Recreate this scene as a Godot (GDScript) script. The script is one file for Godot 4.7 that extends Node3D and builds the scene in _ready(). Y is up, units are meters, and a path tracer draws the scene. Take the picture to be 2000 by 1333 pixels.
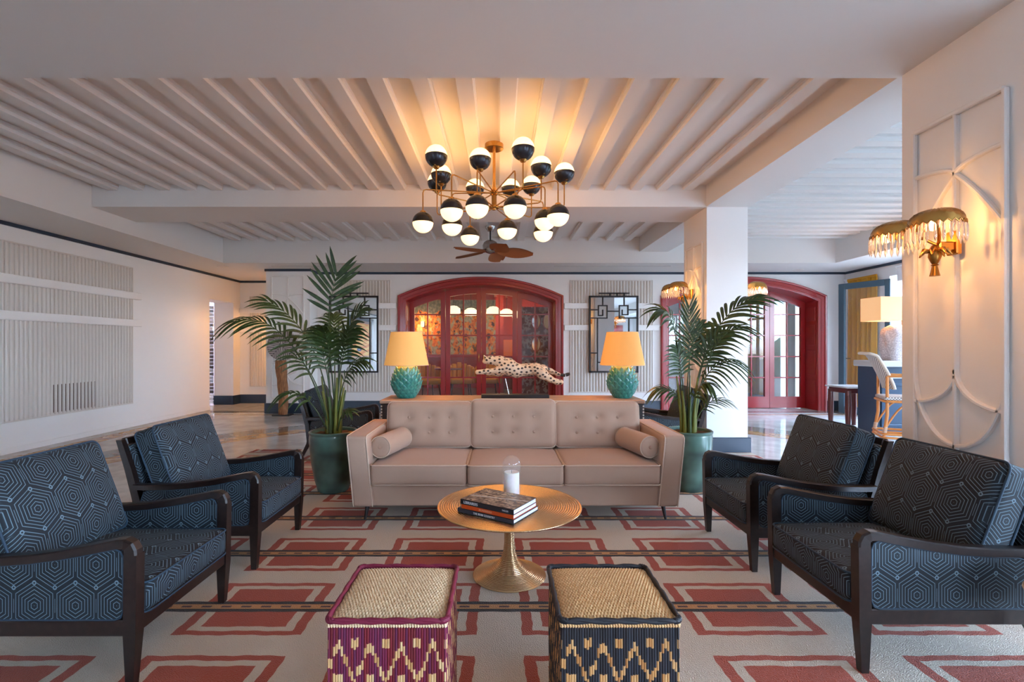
extends Node3D
# A hotel lounge: facing armchairs on a patterned rug, a tufted sofa, brass table, chandelier, red arched doors behind.
# x to the right, y up, the camera looks along -z. Depths are written as positive numbers d and turned into z = -d.

var M := {}
var rng := RandomNumberGenerator.new()
var used := {}


# ---------------------------------------------------------------- mesh builder
class Geo:
	var v := PackedVector3Array()
	var n := PackedVector3Array()
	var t := PackedVector2Array()
	var ix := PackedInt32Array()

	func vert(p: Vector3, nn: Vector3, uv := Vector2.ZERO) -> int:
		v.append(p)
		n.append(nn)
		t.append(uv)
		return v.size() - 1

	func face(a: int, b: int, c: int) -> void:
		# a, b, c run counter-clockwise seen from outside; Godot wants clockwise
		ix.append(a)
		ix.append(c)
		ix.append(b)

	func tri(a: Vector3, b: Vector3, c: Vector3) -> void:
		var nn := (b - a).cross(c - a).normalized()
		var i := vert(a, nn)
		vert(b, nn)
		vert(c, nn)
		face(i, i + 1, i + 2)

	func quad(a: Vector3, b: Vector3, c: Vector3, d: Vector3, u0 := Vector2(0, 0), u1 := Vector2(1, 1)) -> void:
		var nn := (b - a).cross(c - a)
		if nn.length() < 1e-12:
			nn = (c - a).cross(d - a)
		nn = nn.normalized()
		var i := vert(a, nn, Vector2(u0.x, u1.y))
		vert(b, nn, u1)
		vert(c, nn, Vector2(u1.x, u0.y))
		vert(d, nn, u0)
		face(i, i + 1, i + 2)
		face(i, i + 2, i + 3)

	func out_quad(a: Vector3, b: Vector3, c: Vector3, d: Vector3, mid: Vector3) -> void:
		if (b - a).cross(c - a).dot((a + b + c + d) / 4.0 - mid) < 0:
			quad(d, c, b, a)
		else:
			quad(a, b, c, d)

	func box(c: Vector3, s: Vector3, bev := 0.0, b := Basis()) -> void:
		var h := s / 2.0
		var e: float = minf(bev, minf(h.x, minf(h.y, h.z)) * 0.95)
		var p := {}
		for sx in [-1, 1]:
			for sy in [-1, 1]:
				for sz in [-1, 1]:
					var k := Vector3i(sx, sy, sz)
					p[k] = [c + b * Vector3(sx * h.x, sy * (h.y - e), sz * (h.z - e)), c + b * Vector3(sx * (h.x - e), sy * h.y, sz * (h.z - e)), c + b * Vector3(sx * (h.x - e), sy * (h.y - e), sz * h.z)]
		for sg in [-1, 1]:
			out_quad(p[Vector3i(sg, -1, -1)][0], p[Vector3i(sg, 1, -1)][0], p[Vector3i(sg, 1, 1)][0], p[Vector3i(sg, -1, 1)][0], c)
			out_quad(p[Vector3i(-1, sg, -1)][1], p[Vector3i(1, sg, -1)][1], p[Vector3i(1, sg, 1)][1], p[Vector3i(-1, sg, 1)][1], c)
			out_quad(p[Vector3i(-1, -1, sg)][2], p[Vector3i(1, -1, sg)][2], p[Vector3i(1, 1, sg)][2], p[Vector3i(-1, 1, sg)][2], c)
		if e <= 0.0:
			return
		for s1 in [-1, 1]:
			for s2 in [-1, 1]:
				out_quad(p[Vector3i(s1, s2, -1)][0], p[Vector3i(s1, s2, 1)][0], p[Vector3i(s1, s2, 1)][1], p[Vector3i(s1, s2, -1)][1], c)
				out_quad(p[Vector3i(s1, -1, s2)][0], p[Vector3i(s1, 1, s2)][0], p[Vector3i(s1, 1, s2)][2], p[Vector3i(s1, -1, s2)][2], c)
				out_quad(p[Vector3i(-1, s1, s2)][1], p[Vector3i(1, s1, s2)][1], p[Vector3i(1, s1, s2)][2], p[Vector3i(-1, s1, s2)][2], c)
		for k in p:
			var q: Array = p[k]
			if (q[1] - q[0]).cross(q[2] - q[0]).dot(q[0] + q[1] + q[2] - c * 3.0) < 0:
				tri(q[0], q[2], q[1])
			else:
				tri(q[0], q[1], q[2])

	func span(lo: Vector3, hi: Vector3, bev := 0.0) -> void:
		box((lo + hi) / 2.0, (hi - lo).abs(), bev)

	# rows of points -> a smooth sheet; closed joins the last column to the first
	func sheet(rows: Array, closed := false, flip := false, uvs := Vector2(1, 1)) -> void:
		var nr := rows.size()
		var nc: int = rows[0].size()
		var base := v.size()
		for i in nr:
			for j in nc:
				var up: Vector3 = rows[mini(i + 1, nr - 1)][j] - rows[maxi(i - 1, 0)][j]
				var ac: Vector3
				if closed:
					ac = rows[i][(j + 1) % nc] - rows[i][(j - 1 + nc) % nc]
				else:
					ac = rows[i][mini(j + 1, nc - 1)] - rows[i][maxi(j - 1, 0)]
				if ac.length() < 1e-7:
					var k := mini(i + 1, nr - 1) if i < nr / 2 else maxi(i - 1, 0)
					ac = rows[k][(j + 1) % nc] - rows[k][(j - 1 + nc) % nc] if closed else rows[k][mini(j + 1, nc - 1)] - rows[k][maxi(j - 1, 0)]
				var nn := ac.cross(up).normalized()
				vert(rows[i][j], -nn if flip else nn, Vector2(float(j) / maxi(nc - 1, 1) * uvs.x, (1.0 - float(i) / maxi(nr - 1, 1)) * uvs.y))
		for i in nr - 1:
			for j in (nc if closed else nc - 1):
				var a := base + i * nc + j
				var b := base + i * nc + (j + 1) % nc
				var c := base + (i + 1) * nc + (j + 1) % nc
				var d := base + (i + 1) * nc + j
				if flip:
					face(a, c, b)
					face(a, d, c)
				else:
					face(a, b, c)
					face(a, c, d)

	func tube(pts: Array, rad, segs := 8, caps := true) -> void:
		var m := pts.size()
		var rows := []
		var fwd: Vector3 = (pts[1] - pts[0]).normalized()
		var side := fwd.cross(Vector3.UP if absf(fwd.y) < 0.9 else Vector3.RIGHT).normalized()
		for i in m:
			var tg: Vector3 = (pts[mini(i + 1, m - 1)] - pts[maxi(i - 1, 0)]).normalized()
			side = (side - tg * side.dot(tg)).normalized()
			var up := side.cross(tg).normalized()
			var r: float = rad[i] if rad is Array else rad
			var ring := []
			for k in segs:
				var a := TAU * k / segs
				ring.append(pts[i] + (side * cos(a) + up * sin(a)) * r)
			rows.append(ring)
		sheet(rows, true, true)
		if caps:
			for e in [0, m - 1]:
				var tg: Vector3 = (pts[1] - pts[0]).normalized() * -1.0 if e == 0 else (pts[m - 1] - pts[m - 2]).normalized()
				var ci := vert(pts[e], tg)
				for k in segs:
					vert(rows[e][k], tg)
				for k in segs:
					face(ci, ci + 1 + k, ci + 1 + (k + 1) % segs)

	# profile of Vector2(radius, height), smooth except where it bends sharply
	func lathe(prof: Array, segs := 32, at := Vector3.ZERO, crease := 0.7) -> void:
		var runs := [[prof[0]]]
		for i in range(1, prof.size()):
			runs[-1].append(prof[i])
			if i < prof.size() - 1:
				var d0: Vector2 = (prof[i] - prof[i - 1]).normalized()
				var d1: Vector2 = (prof[i + 1] - prof[i]).normalized()
				if absf(d0.angle_to(d1)) > crease:
					runs.append([prof[i]])
		for run in runs:
			if run.size() < 2:
				continue
			var m: int = run.size()
			var base := v.size()
			for i in m:
				var d: Vector2 = (run[mini(i + 1, m - 1)] - run[maxi(i - 1, 0)]).normalized()
				var nn := Vector2(d.y, -d.x)
				for k in segs + 1:
					var a := TAU * k / segs
					vert(at + Vector3(cos(a) * run[i].x, run[i].y, sin(a) * run[i].x), Vector3(cos(a) * nn.x, nn.y, sin(a) * nn.x), Vector2(float(k) / segs, 1.0 - float(i) / (m - 1)))
			for i in m - 1:
				for k in segs:
					var a := base + i * (segs + 1) + k
					face(a, a + segs + 1, a + segs + 2)
					face(a, a + segs + 2, a + 1)

	# flat polygon (x, y) pushed from z0 to z1
	func prism(poly: Array, z0: float, z1: float, xf := Transform3D()) -> void:
		var pp := PackedVector2Array(poly)
		if Geometry2D.is_polygon_clockwise(pp):
			pp.reverse()
		var tr := Geometry2D.triangulate_polygon(pp)
		var lo := minf(z0, z1)
		var hi := maxf(z0, z1)
		for k in range(0, tr.size(), 3):
			var a := pp[tr[k]]
			var b := pp[tr[k + 1]]
			var c := pp[tr[k + 2]]
			if (b - a).cross(c - a) < 0:
				var w := b
				b = c
				c = w
			tri(xf * Vector3(a.x, a.y, hi), xf * Vector3(b.x, b.y, hi), xf * Vector3(c.x, c.y, hi))
			tri(xf * Vector3(a.x, a.y, lo), xf * Vector3(c.x, c.y, lo), xf * Vector3(b.x, b.y, lo))
		for k in pp.size():
			var a := pp[k]
			var b := pp[(k + 1) % pp.size()]
			quad(xf * Vector3(a.x, a.y, lo), xf * Vector3(b.x, b.y, lo), xf * Vector3(b.x, b.y, hi), xf * Vector3(a.x, a.y, hi))

	# profile of (offset outward, projection along +z) swept along an open path in the xy plane; outward is to the left of travel
	func frame(path: Array, prof: Array, z: float) -> void:
		var rows := []
		for i in path.size():
			var a: Vector2 = path[maxi(i - 1, 0)]
			var b: Vector2 = path[i]
			var c: Vector2 = path[mini(i + 1, path.size() - 1)]
			var d0 := (b - a).normalized() if i > 0 else (c - b).normalized()
			var d1 := (c - b).normalized() if i < path.size() - 1 else d0
			var n0 := Vector2(-d0.y, d0.x)
			var n1 := Vector2(-d1.y, d1.x)
			var mt := (n0 + n1).normalized()
			mt /= maxf(mt.dot(n0), 0.3)
			var row := []
			for q in prof:
				row.append(Vector3(b.x + mt.x * q.x, b.y + mt.y * q.x, z + q.y))
			rows.append(row)
		for i in rows.size() - 1:
			for j in prof.size() - 1:
				quad(rows[i][j], rows[i][j + 1], rows[i + 1][j + 1], rows[i + 1][j])

	# a rounded, swelling box; shape moves each point
	func soft(c: Vector3, s: Vector3, r: float, nn: int, bulge := Vector3.ZERO, b := Basis(), shape = null) -> void:
		var h := s / 2.0
		var tick := func(hh: float) -> Array:
			var a := []
			for k in [0.0, 0.3, 0.65]:
				a.append(-hh + r * k)
			for k in nn + 1:
				a.append(-(hh - r) + 2.0 * (hh - r) * k / nn)
			for k in [0.65, 0.3, 0.0]:
				a.append(hh - r * k)
			return a
		var ax: Array = [tick.call(h.x), tick.call(h.y), tick.call(h.z)]
		var inner := h - Vector3.ONE * r
		var keyed := {}
		var pts := PackedVector3Array()
		var faces := PackedInt32Array()
		var uvl := PackedVector2Array()
		for axis in 3:
			var u := (axis + 1) % 3
			var w := (axis + 2) % 3
			for sg in [-1.0, 1.0]:
				var idx := []
				for i in ax[u].size():
					var rr := PackedInt32Array()
					for j in ax[w].size():
						var p := Vector3.ZERO
						p[axis] = sg * h[axis]
						p[u] = ax[u][i]
						p[w] = ax[w][j]
						var key := Vector3i((p * 20000.0).round())
						if not keyed.has(key):
							var q := p.clamp(-inner, inner)
							var o := q + (p - q).normalized() * r
							var f := Vector3(1.0 - pow(absf(o.x / h.x), 2.5), 1.0 - pow(absf(o.y / h.y), 2.5), 1.0 - pow(absf(o.z / h.z), 2.5)).clamp(Vector3.ZERO, Vector3.ONE)
							var g := o
							g.x += signf(o.x) * bulge.x * f.y * f.z * minf(1.0, absf(o.x) / maxf(inner.x, 0.001))
							g.y += signf(o.y) * bulge.y * f.x * f.z * minf(1.0, absf(o.y) / maxf(inner.y, 0.001))
							g.z += signf(o.z) * bulge.z * f.x * f.y * minf(1.0, absf(o.z) / maxf(inner.z, 0.001))
							if shape != null:
								g = shape.call(g)
							keyed[key] = pts.size()
							pts.append(c + b * g)
						rr.append(keyed[key])
					idx.append(rr)
				for i in idx.size() - 1:
					for j in idx[0].size() - 1:
						var q4 := [idx[i][j], idx[i + 1][j], idx[i + 1][j + 1], idx[i][j + 1]]
						if sg < 0:
							q4.reverse()
						faces.append_array(PackedInt32Array([q4[0], q4[1], q4[2], q4[0], q4[2], q4[3]]))
		weld(pts, faces)

	func weld(pts: PackedVector3Array, faces: PackedInt32Array) -> void:
		var nr := PackedVector3Array()
		nr.resize(pts.size())
		for k in range(0, faces.size(), 3):
			var f := (pts[faces[k + 1]] - pts[faces[k]]).cross(pts[faces[k + 2]] - pts[faces[k]])
			for e in 3:
				nr[faces[k + e]] += f
		var base := v.size()
		for k in pts.size():
			vert(pts[k], nr[k].normalized())
		for k in range(0, faces.size(), 3):
			face(base + faces[k], base + faces[k + 1], base + faces[k + 2])

	func put(o: Geo, xf: Transform3D) -> void:
		var base := v.size()
		for k in o.v.size():
			vert(xf * o.v[k], (xf.basis * o.n[k]).normalized(), o.t[k])
		for k in o.ix:
			ix.append(base + k)

	func mesh() -> ArrayMesh:
		var a := []
		a.resize(Mesh.ARRAY_MAX)
		a[Mesh.ARRAY_VERTEX] = v
		a[Mesh.ARRAY_NORMAL] = n
		a[Mesh.ARRAY_TEX_UV] = t
		a[Mesh.ARRAY_INDEX] = ix
		var m := ArrayMesh.new()
		m.add_surface_from_arrays(Mesh.PRIMITIVE_TRIANGLES, a)
		return m


# ---------------------------------------------------------------- scene helpers
func P(x: float, h: float, d: float) -> Vector3:
	return Vector3(x, h, -d)


func numbered(called: String) -> String:
	if not used.has(called):
		used[called] = 0
		return called
	used[called] += 1
	return "%s_%03d" % [called, used[called]]


func thing(called: String, label: String, category: String, at := Vector3.ZERO, turn := 0.0, group := "") -> Node3D:
	var o := Node3D.new()
	o.name = numbered(called)
	add_child(o)
	o.position = at
	o.rotation.y = turn
	tag(o, label, category, group)
	return o


func tag(o: Node3D, label: String, category: String, group := "") -> void:
	o.set_meta("label", label)
	o.set_meta("category", category)
	if group:
		o.set_meta("group", group)


func part(parent: Node3D, called: String, m, mat: Material, label := "") -> MeshInstance3D:
	var o := MeshInstance3D.new()
	o.name = called
	o.mesh = m.mesh() if m is Geo else m
	o.material_override = mat
	parent.add_child(o, true)
	if label:
		o.set_meta("label", label)
	return o


func solo(called: String, g: Geo, mat: Material, label: String, category: String, at := Vector3.ZERO, turn := 0.0, group := "") -> MeshInstance3D:
	var o := MeshInstance3D.new()
	o.name = numbered(called)
	o.mesh = g.mesh()
	o.material_override = mat
	add_child(o)
	o.position = at
	o.rotation.y = turn
	tag(o, label, category, group)
	return o


func structure(called: String, g, mat: Material, label: String) -> Node3D:
	var o: Node3D
	if g is Geo:
		o = MeshInstance3D.new()
		o.mesh = g.mesh()
		o.material_override = mat
	else:
		o = Node3D.new()
	o.name = numbered(called)
	add_child(o)
	o.set_meta("kind", "structure")
	o.set_meta("label", label)
	o.set_meta("category", called.get_slice("_", 0))
	return o


func copy_of(root: Node3D, called: String, label: String, at: Vector3, turn: float, group := "") -> Node3D:
	var r: Node3D = root.duplicate()
	r.name = numbered(called)
	add_child(r)
	r.position = at
	r.rotation.y = turn
	r.set_meta("label", label)
	if group:
		r.set_meta("group", group)
	return r


func omni(parent: Node3D, at: Vector3, color: Color, energy: float, size: float) -> OmniLight3D:
	var l := OmniLight3D.new()
	l.name = "lamp_light"
	parent.add_child(l, true)
	l.position = at
	l.light_color = color
	l.light_energy = energy
	l.light_size = size
	l.omni_range = 30.0
	l.omni_attenuation = 2.0
	l.shadow_enabled = true
	return l


func bezier(a: Vector3, b: Vector3, c: Vector3, d: Vector3, t: float) -> Vector3:
	var s := 1.0 - t
	return a * s * s * s + b * 3.0 * s * s * t + c * 3.0 * s * t * t + d * t * t * t


# ---------------------------------------------------------------- materials
func tex(im: Image) -> ImageTexture:
	return ImageTexture.create_from_image(im)


func paint(w: int, h: int, f: Callable) -> Image:
	var im := Image.create(w, h, false, Image.FORMAT_RGB8)
	for y in h:
		for x in w:
			im.set_pixel(x, y, f.call(x, y))
	return im


func noise_tex(seed_: int, freq: float, lo: Color, hi: Color, size := 512, kind := FastNoiseLite.TYPE_SIMPLEX_SMOOTH, octaves := 4) -> NoiseTexture2D:
	var nz := FastNoiseLite.new()
	nz.seed = seed_
	nz.frequency = freq
	nz.noise_type = kind
	nz.fractal_octaves = octaves
	var t := NoiseTexture2D.new()
	t.width = size
	t.height = size
	t.seamless = true
	t.noise = nz
	var g := Gradient.new()
	g.offsets = PackedFloat32Array([0.15, 0.85])
	g.colors = PackedColorArray([lo, hi])
	t.color_ramp = g
	return t


func mat(c: Color, rough := 0.6, metal := 0.0) -> StandardMaterial3D:
	var m := StandardMaterial3D.new()
	m.albedo_color = c
	m.roughness = rough
	m.metallic = metal
	return m


func rgb8(r: int, g: int, b: int) -> Color:
	return Color8(r, g, b)


func tri_map(m: StandardMaterial3D, scale: float, world := false) -> StandardMaterial3D:
	m.uv1_triplanar = true
	m.uv1_world_triplanar = world
	m.uv1_scale = Vector3.ONE * scale
	m.uv1_triplanar_sharpness = 8.0
	return m


func bump(m: StandardMaterial3D, t: Texture2D, cm: float) -> StandardMaterial3D:
	m.heightmap_enabled = true
	m.heightmap_texture = t
	m.heightmap_scale = cm
	return m


func glow(m: StandardMaterial3D, c: Color, e: float) -> StandardMaterial3D:
	m.emission_enabled = true
	m.emission = c
	m.emission_energy_multiplier = e
	return m


func make_materials() -> void:
	var fine := noise_tex(3, 0.09, Color(0.35, 0.35, 0.35), Color(0.75, 0.75, 0.75), 256)
	var weave := tex(paint(64, 64, func(x, y):
		var a := sin(TAU * x / 8.0) * (1.0 if (y / 8) % 2 == 0 else -1.0)
		var b := sin(TAU * y / 8.0) * (1.0 if (x / 8) % 2 == 0 else -1.0)
		var g := 0.5 + 0.22 * a + 0.22 * b
		return Color(g, g, g)))
	M.weave = weave
	# paints
	M.white = tri_map(bump(mat(rgb8(243, 242, 240), 0.55), fine, 0.02), 2.0, true)
	M.ceiling = tri_map(bump(mat(rgb8(226, 223, 219), 0.6), fine, 0.02), 2.0, true)
	M.moulding = mat(rgb8(242, 240, 237), 0.45)
	M.slat = mat(rgb8(222, 216, 208), 0.5)
	M.grille = mat(rgb8(92, 74, 62), 0.7)
	M.navy = mat(rgb8(34, 50, 68), 0.4)
	M.red = mat(rgb8(150, 20, 22), 0.3)
	M.red.clearcoat_enabled = true
	M.red.clearcoat = 0.4
	M.red.clearcoat_roughness = 0.15
	M.redwall = mat(rgb8(150, 26, 20), 0.6)
	M.darkfloor = mat(rgb8(70, 62, 58), 0.35)
	M.blind = mat(rgb8(225, 225, 225), 0.8)
	M.greyceil = mat(rgb8(110, 120, 130), 0.7)
	# floor
	M.marble = tri_map(mat(Color.WHITE, 0.07), 0.45, true)
	M.marble.albedo_texture = noise_tex(21, 0.012, rgb8(196, 195, 190), rgb8(220, 219, 214), 512, FastNoiseLite.TYPE_SIMPLEX_SMOOTH, 5)
	M.greystone = tri_map(mat(Color.WHITE, 0.08), 0.6, true)
	M.greystone.albedo_texture = noise_tex(22, 0.015, rgb8(112, 114, 110), rgb8(146, 146, 140), 256, FastNoiseLite.TYPE_SIMPLEX_SMOOTH, 5)
	M.ochre = tri_map(mat(Color.WHITE, 0.08), 0.9, true)
	M.ochre.albedo_texture = noise_tex(23, 0.02, rgb8(158, 112, 66), rgb8(205, 166, 118), 256, FastNoiseLite.TYPE_SIMPLEX_SMOOTH, 5)
	# rug
	var wob := func(a: float, ph: float) -> float: return 2.2 * sin(TAU * a * 3.0 + ph) + 1.6 * sin(TAU * a * 8.0 + ph * 2.3)
	var cream := rgb8(206, 190, 170)
	var brick := rgb8(164, 66, 36)
	var black := rgb8(24, 17, 15)
	var gold := rgb8(190, 132, 74)
	var rw := 768
	var rh := 608
	var nz := FastNoiseLite.new()
	nz.frequency = 0.35
	nz.seed = 5
	var rugim := paint(rw, rh, func(x, y):
		var fx := float(x) / rw
		var fy := float(y) / rh
		var px: float = (absf(fx - 0.5) * 0.785) * 1000.0 + wob.call(fy, 1.0)
		var py: float = (absf(fy - 0.5) * 0.62) * 1000.0 + wob.call(fx, 4.0)
		var sy := (fy - 0.5) * 620.0
		var c := cream
		if px < 290.0 and py < 238.0:
			c = brick
			if px < 240.0 and py < 206.0:
				c = cream
				if px < 196.0 and py < 172.0:
					c = brick
		if absf(sy) < 47.0 + 1.5 * sin(TAU * fx * 5.0):
			c = black
			if absf(sy) < 21.0:
				c = gold
				if absf(sy) < 8.0 and fmod(fx * 8.0, 1.0) < 0.5:
					c = rgb8(70, 34, 28)
		var g := 1.0 + 0.09 * nz.get_noise_2d(x, y)
		return Color(c.r * g, c.g * g, c.b * g))
	M.rug = mat(Color.WHITE, 0.95)
	M.rug.albedo_texture = tex(rugim)
	M.rug.heightmap_enabled = true
	M.rug.heightmap_texture = noise_tex(31, 0.22, Color.BLACK, Color.WHITE, 512)
	M.rug.heightmap_scale = 0.4
	M.rug.rim_enabled = true
	M.rug.rim = 0.3
	M.rugedge = mat(cream, 0.95)
	# hexagon velvet of the armchairs
	var hexf := func(x: int, y: int, ground: Color, line: Color) -> Color:
		var best := 99.0
		var bx := 0.0
		var by := 0.0
		for j in range(-1, 3):
			for i in range(-1, 3):
				var cx := i * 256.0 + (128.0 if posmod(j, 2) == 1 else 0.0)
				var dx := (x - cx) / 128.0
				var dy := (y - j * 256.0) / 146.0
				var q := maxf(absf(dx), absf(dx) * 0.5 + absf(dy) * 0.866)
				if q < best:
					best = q
					bx = dx
					by = dy
		var on := 0.0
		if best < 0.94:
			var f := fmod(best / 0.15 + 0.5, 1.0)
			on = clampf((0.105 - absf(f - 0.5)) * 14.0 + 0.5, 0.0, 1.0)
		elif absf(by) < 0.3 and absf(bx) > 0.9:
			var e := absf(bx)
			if e > 0.985:
				on = 1.0
		var kn := Vector2(bx, absf(by) - 0.98).length()
		if absf(kn - 0.075) < 0.028:
			on = 1.0
		var fuzz := 0.9 + 0.1 * sin(x * 1.7 + y * 0.9) * sin(y * 2.1)
		return ground.lerp(line, on * fuzz)
	M.hex = tri_map(mat(Color.WHITE, 0.75), 1.0 / 0.31)
	var heximg := paint(512, 512, func(x, y): return hexf.call(x, y, rgb8(4, 18, 29), rgb8(112, 136, 148)))
	M.hex.albedo_texture = tex(heximg)
	bump(M.hex, M.hex.albedo_texture, -0.12)
	M.hex.rim_enabled = true
	M.hex.rim = 0.05
	M.hex.rim_tint = 0.3
	M.velvet_pipe = mat(rgb8(32, 56, 74), 0.7)
	M.darkwood = tri_map(mat(Color.WHITE, 0.32), 3.0)
	M.darkwood.albedo_texture = noise_tex(41, 0.03, rgb8(22, 14, 13), rgb8(38, 25, 22), 256)
	M.darkwood.clearcoat_enabled = true
	M.darkwood.clearcoat = 0.15
	M.darkwood.clearcoat_roughness = 0.2
	# sofa cloth
	M.sofa = tri_map(bump(mat(Color.WHITE, 0.85), weave, 0.03), 22.0)
	M.sofa.albedo_texture = noise_tex(51, 0.06, rgb8(172, 140, 119), rgb8(190, 158, 137), 256)
	M.sofa.rim_enabled = true
	M.sofa.rim = 0.3
	M.sofa_pipe = mat(rgb8(208, 182, 160), 0.8)
	M.black = mat(rgb8(24, 22, 24), 0.4)
	# metals, glass
	M.brass = mat(rgb8(196, 146, 78), 0.24, 1.0)
	M.spun = mat(rgb8(214, 184, 142), 0.26, 1.0)
	M.brass_dark = mat(rgb8(150, 104, 48), 0.3, 1.0)
	M.gunmetal = mat(rgb8(58, 60, 66), 0.18, 0.6)
	M.chrome = mat(rgb8(180, 178, 174), 0.2, 1.0)
	M.mirror = mat(rgb8(226, 228, 228), 0.02, 1.0)
	M.glass = mat(Color(1, 1, 1, 0.06), 0.02)
	M.glass.transparency = BaseMaterial3D.TRANSPARENCY_ALPHA
	M.crystal = mat(Color(1.0, 0.98, 0.95, 0.15), 0.05)
	M.crystal.refraction_enabled = true
	M.crystal.refraction_scale = 0.055
	M.iron = mat(rgb8(26, 24, 26), 0.45, 0.3)
	# lit things
	M.globe = glow(mat(rgb8(250, 240, 220), 0.3), rgb8(255, 214, 150), 2.6)
	M.shade = glow(tri_map(bump(mat(rgb8(222, 176, 112), 0.9), weave, 0.05), 14.0), rgb8(255, 176, 84), 0.62)
	M.shade_right = glow(tri_map(bump(mat(rgb8(222, 170, 104), 0.9), weave, 0.05), 14.0), rgb8(255, 160, 62), 0.62)
	M.drum = glow(tri_map(bump(mat(rgb8(226, 190, 144), 0.9), weave, 0.05), 14.0), rgb8(255, 186, 120), 0.75)
	M.bulb = glow(mat(rgb8(255, 240, 210), 0.3), rgb8(255, 208, 140), 9.0)
	M.pendant = glow(mat(rgb8(240, 235, 220), 0.4), rgb8(255, 240, 205), 1.6)
	# plants and pots
	M.leaf = tri_map(mat(Color.WHITE, 0.42), 3.0)
	M.leaf.albedo_texture = noise_tex(61, 0.03, rgb8(32, 54, 24), rgb8(62, 86, 36), 256)
	M.leaf.backlight_enabled = true
	M.leaf.backlight = Color(0.25, 0.3, 0.1)
	M.stem = mat(rgb8(112, 116, 40), 0.5)
	M.stemgreen = mat(rgb8(66, 84, 34), 0.5)
	M.pot = tri_map(mat(Color.WHITE, 0.13), 1.2)
	M.pot.albedo_texture = noise_tex(62, 0.006, rgb8(44, 62, 56), rgb8(88, 128, 116), 256)
	M.pot.clearcoat_enabled = true
	M.pot.clearcoat = 0.7
	M.soil = tri_map(bump(mat(rgb8(104, 74, 52), 0.95), fine, 1.5), 6.0)
	M.glaze = tri_map(mat(Color.WHITE, 0.12), 5.0)
	M.glaze.albedo_texture = noise_tex(63, 0.02, rgb8(18, 108, 106), rgb8(60, 158, 142), 256)
	M.glaze.clearcoat_enabled = true
	M.glaze.clearcoat = 0.8
	M.glazetop = mat(rgb8(132, 186, 150), 0.2)
	# woods
	M.palewood = tri_map(mat(Color.WHITE, 0.6), 1.0)
	var grain := noise_tex(71, 0.012, rgb8(170, 142, 116), rgb8(200, 172, 146), 256, FastNoiseLite.TYPE_SIMPLEX_SMOOTH, 6)
	M.palewood.albedo_texture = grain
	M.palewood.uv1_scale = Vector3(0.6, 6.0, 6.0)
	M.teak = tri_map(mat(Color.WHITE, 0.8), 2.0)
	M.teak.albedo_texture = noise_tex(72, 0.02, rgb8(116, 74, 44), rgb8(160, 108, 68), 256)
	M.teak.uv1_scale = Vector3(6.0, 1.2, 6.0)
	M.ebony = tri_map(mat(Color.WHITE, 0.55), 4.0)
	M.ebony.albedo_texture = noise_tex(73, 0.06, rgb8(34, 30, 32), rgb8(66, 58, 54), 256)
	M.bone = mat(rgb8(214, 208, 196), 0.5)
	M.fanblade = tri_map(bump(mat(Color.WHITE, 0.6), weave, 0.1), 6.0)
	M.fanblade.albedo_texture = noise_tex(74, 0.05, rgb8(136, 76, 36), rgb8(164, 98, 52), 256)
	M.rattan = mat(rgb8(196, 122, 56), 0.45)
	M.rattan_wrap = mat(rgb8(206, 190, 172), 0.6)
	var chk := tex(paint(64, 64, func(x, y): return rgb8(222, 214, 204) if ((x / 8) + (y / 8)) % 2 == 0 else rgb8(126, 116, 116)))
	M.rattan_weave = tri_map(bump(mat(Color.WHITE, 0.6), weave, 0.1), 9.0)
	M.rattan_weave.albedo_texture = chk
	M.mahogany = mat(rgb8(92, 34, 26), 0.3)
	M.stone_disc = mat(Color.WHITE, 0.85)
	M.stone_disc.albedo_texture = tex(paint(256, 256, func(x, y):
		var a: float = (x - 128) / 128.0
		var b: float = (y - 128) / 128.0
		var g := absf(b) if absf(a) > absf(b) else absf(a)
		var along := absf(a) if absf(a) > absf(b) else absf(b)
		var f := fmod(g * (9.0 - 2.0 * along) + 0.3 + 0.1 * sin(along * 9.0), 1.0)
		var c := rgb8(168, 156, 150) if f > 0.34 else rgb8(62, 54, 58)
		if absf(absf(a) - absf(b)) < 0.02:
			c = rgb8(90, 82, 82)
		return c))
	# leopard
	var spots := []
	rng.seed = 77
	var tries := 0
	while spots.size() < 150 and tries < 6000:
		tries += 1
		var s := Vector2(rng.randf() * 256.0, rng.randf() * 256.0)
		var ok := true
		for o in spots:
			var dd: Vector2 = (s - o).abs()
			dd = Vector2(minf(dd.x, 256.0 - dd.x), minf(dd.y, 256.0 - dd.y))
			if dd.length() < 17.0:
				ok = false
				break
		if ok:
			spots.append(s)
	M.leopard = tri_map(mat(Color.WHITE, 0.45), 1.0 / 0.46)
	M.leopard.albedo_texture = tex(paint(256, 256, func(x, y):
		var best := 99.0
		for o in spots:
			var dx := absf(x - o.x)
			var dy := absf(y - o.y)
			dx = minf(dx, 256.0 - dx)
			dy = minf(dy, 256.0 - dy)
			best = minf(best, sqrt(dx * dx * 0.7 + dy * dy * 1.25))
		return rgb8(34, 24, 22) if best < 5.6 else rgb8(222, 196, 166)))
	M.leopard_black = mat(rgb8(36, 30, 32), 0.5)
	# woven stools
	var ikat := func(x: int, y: int, lights: Array, darks: Array) -> Color:
		var reed := x / 6
		var hsh := fmod(absf(sin(reed * 12.9898) * 43758.5), 1.0)
		var u := (reed * 6.0 + 3.0) / 276.0
		var vv := y / 320.0 * 0.42
		var z := absf(fmod(u * 3.8 + 0.15, 1.0) * 2.0 - 1.0)
		var w := fmod(vv, 0.245)
		var jit := (hsh - 0.5) * 0.022
		var on := false
		if absf(w - (0.052 + 0.112 * z) - jit) < 0.0145:
			on = true
		if absf(w - (0.285 - 0.112 * z) - jit) < 0.0145:
			on = true
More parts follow.
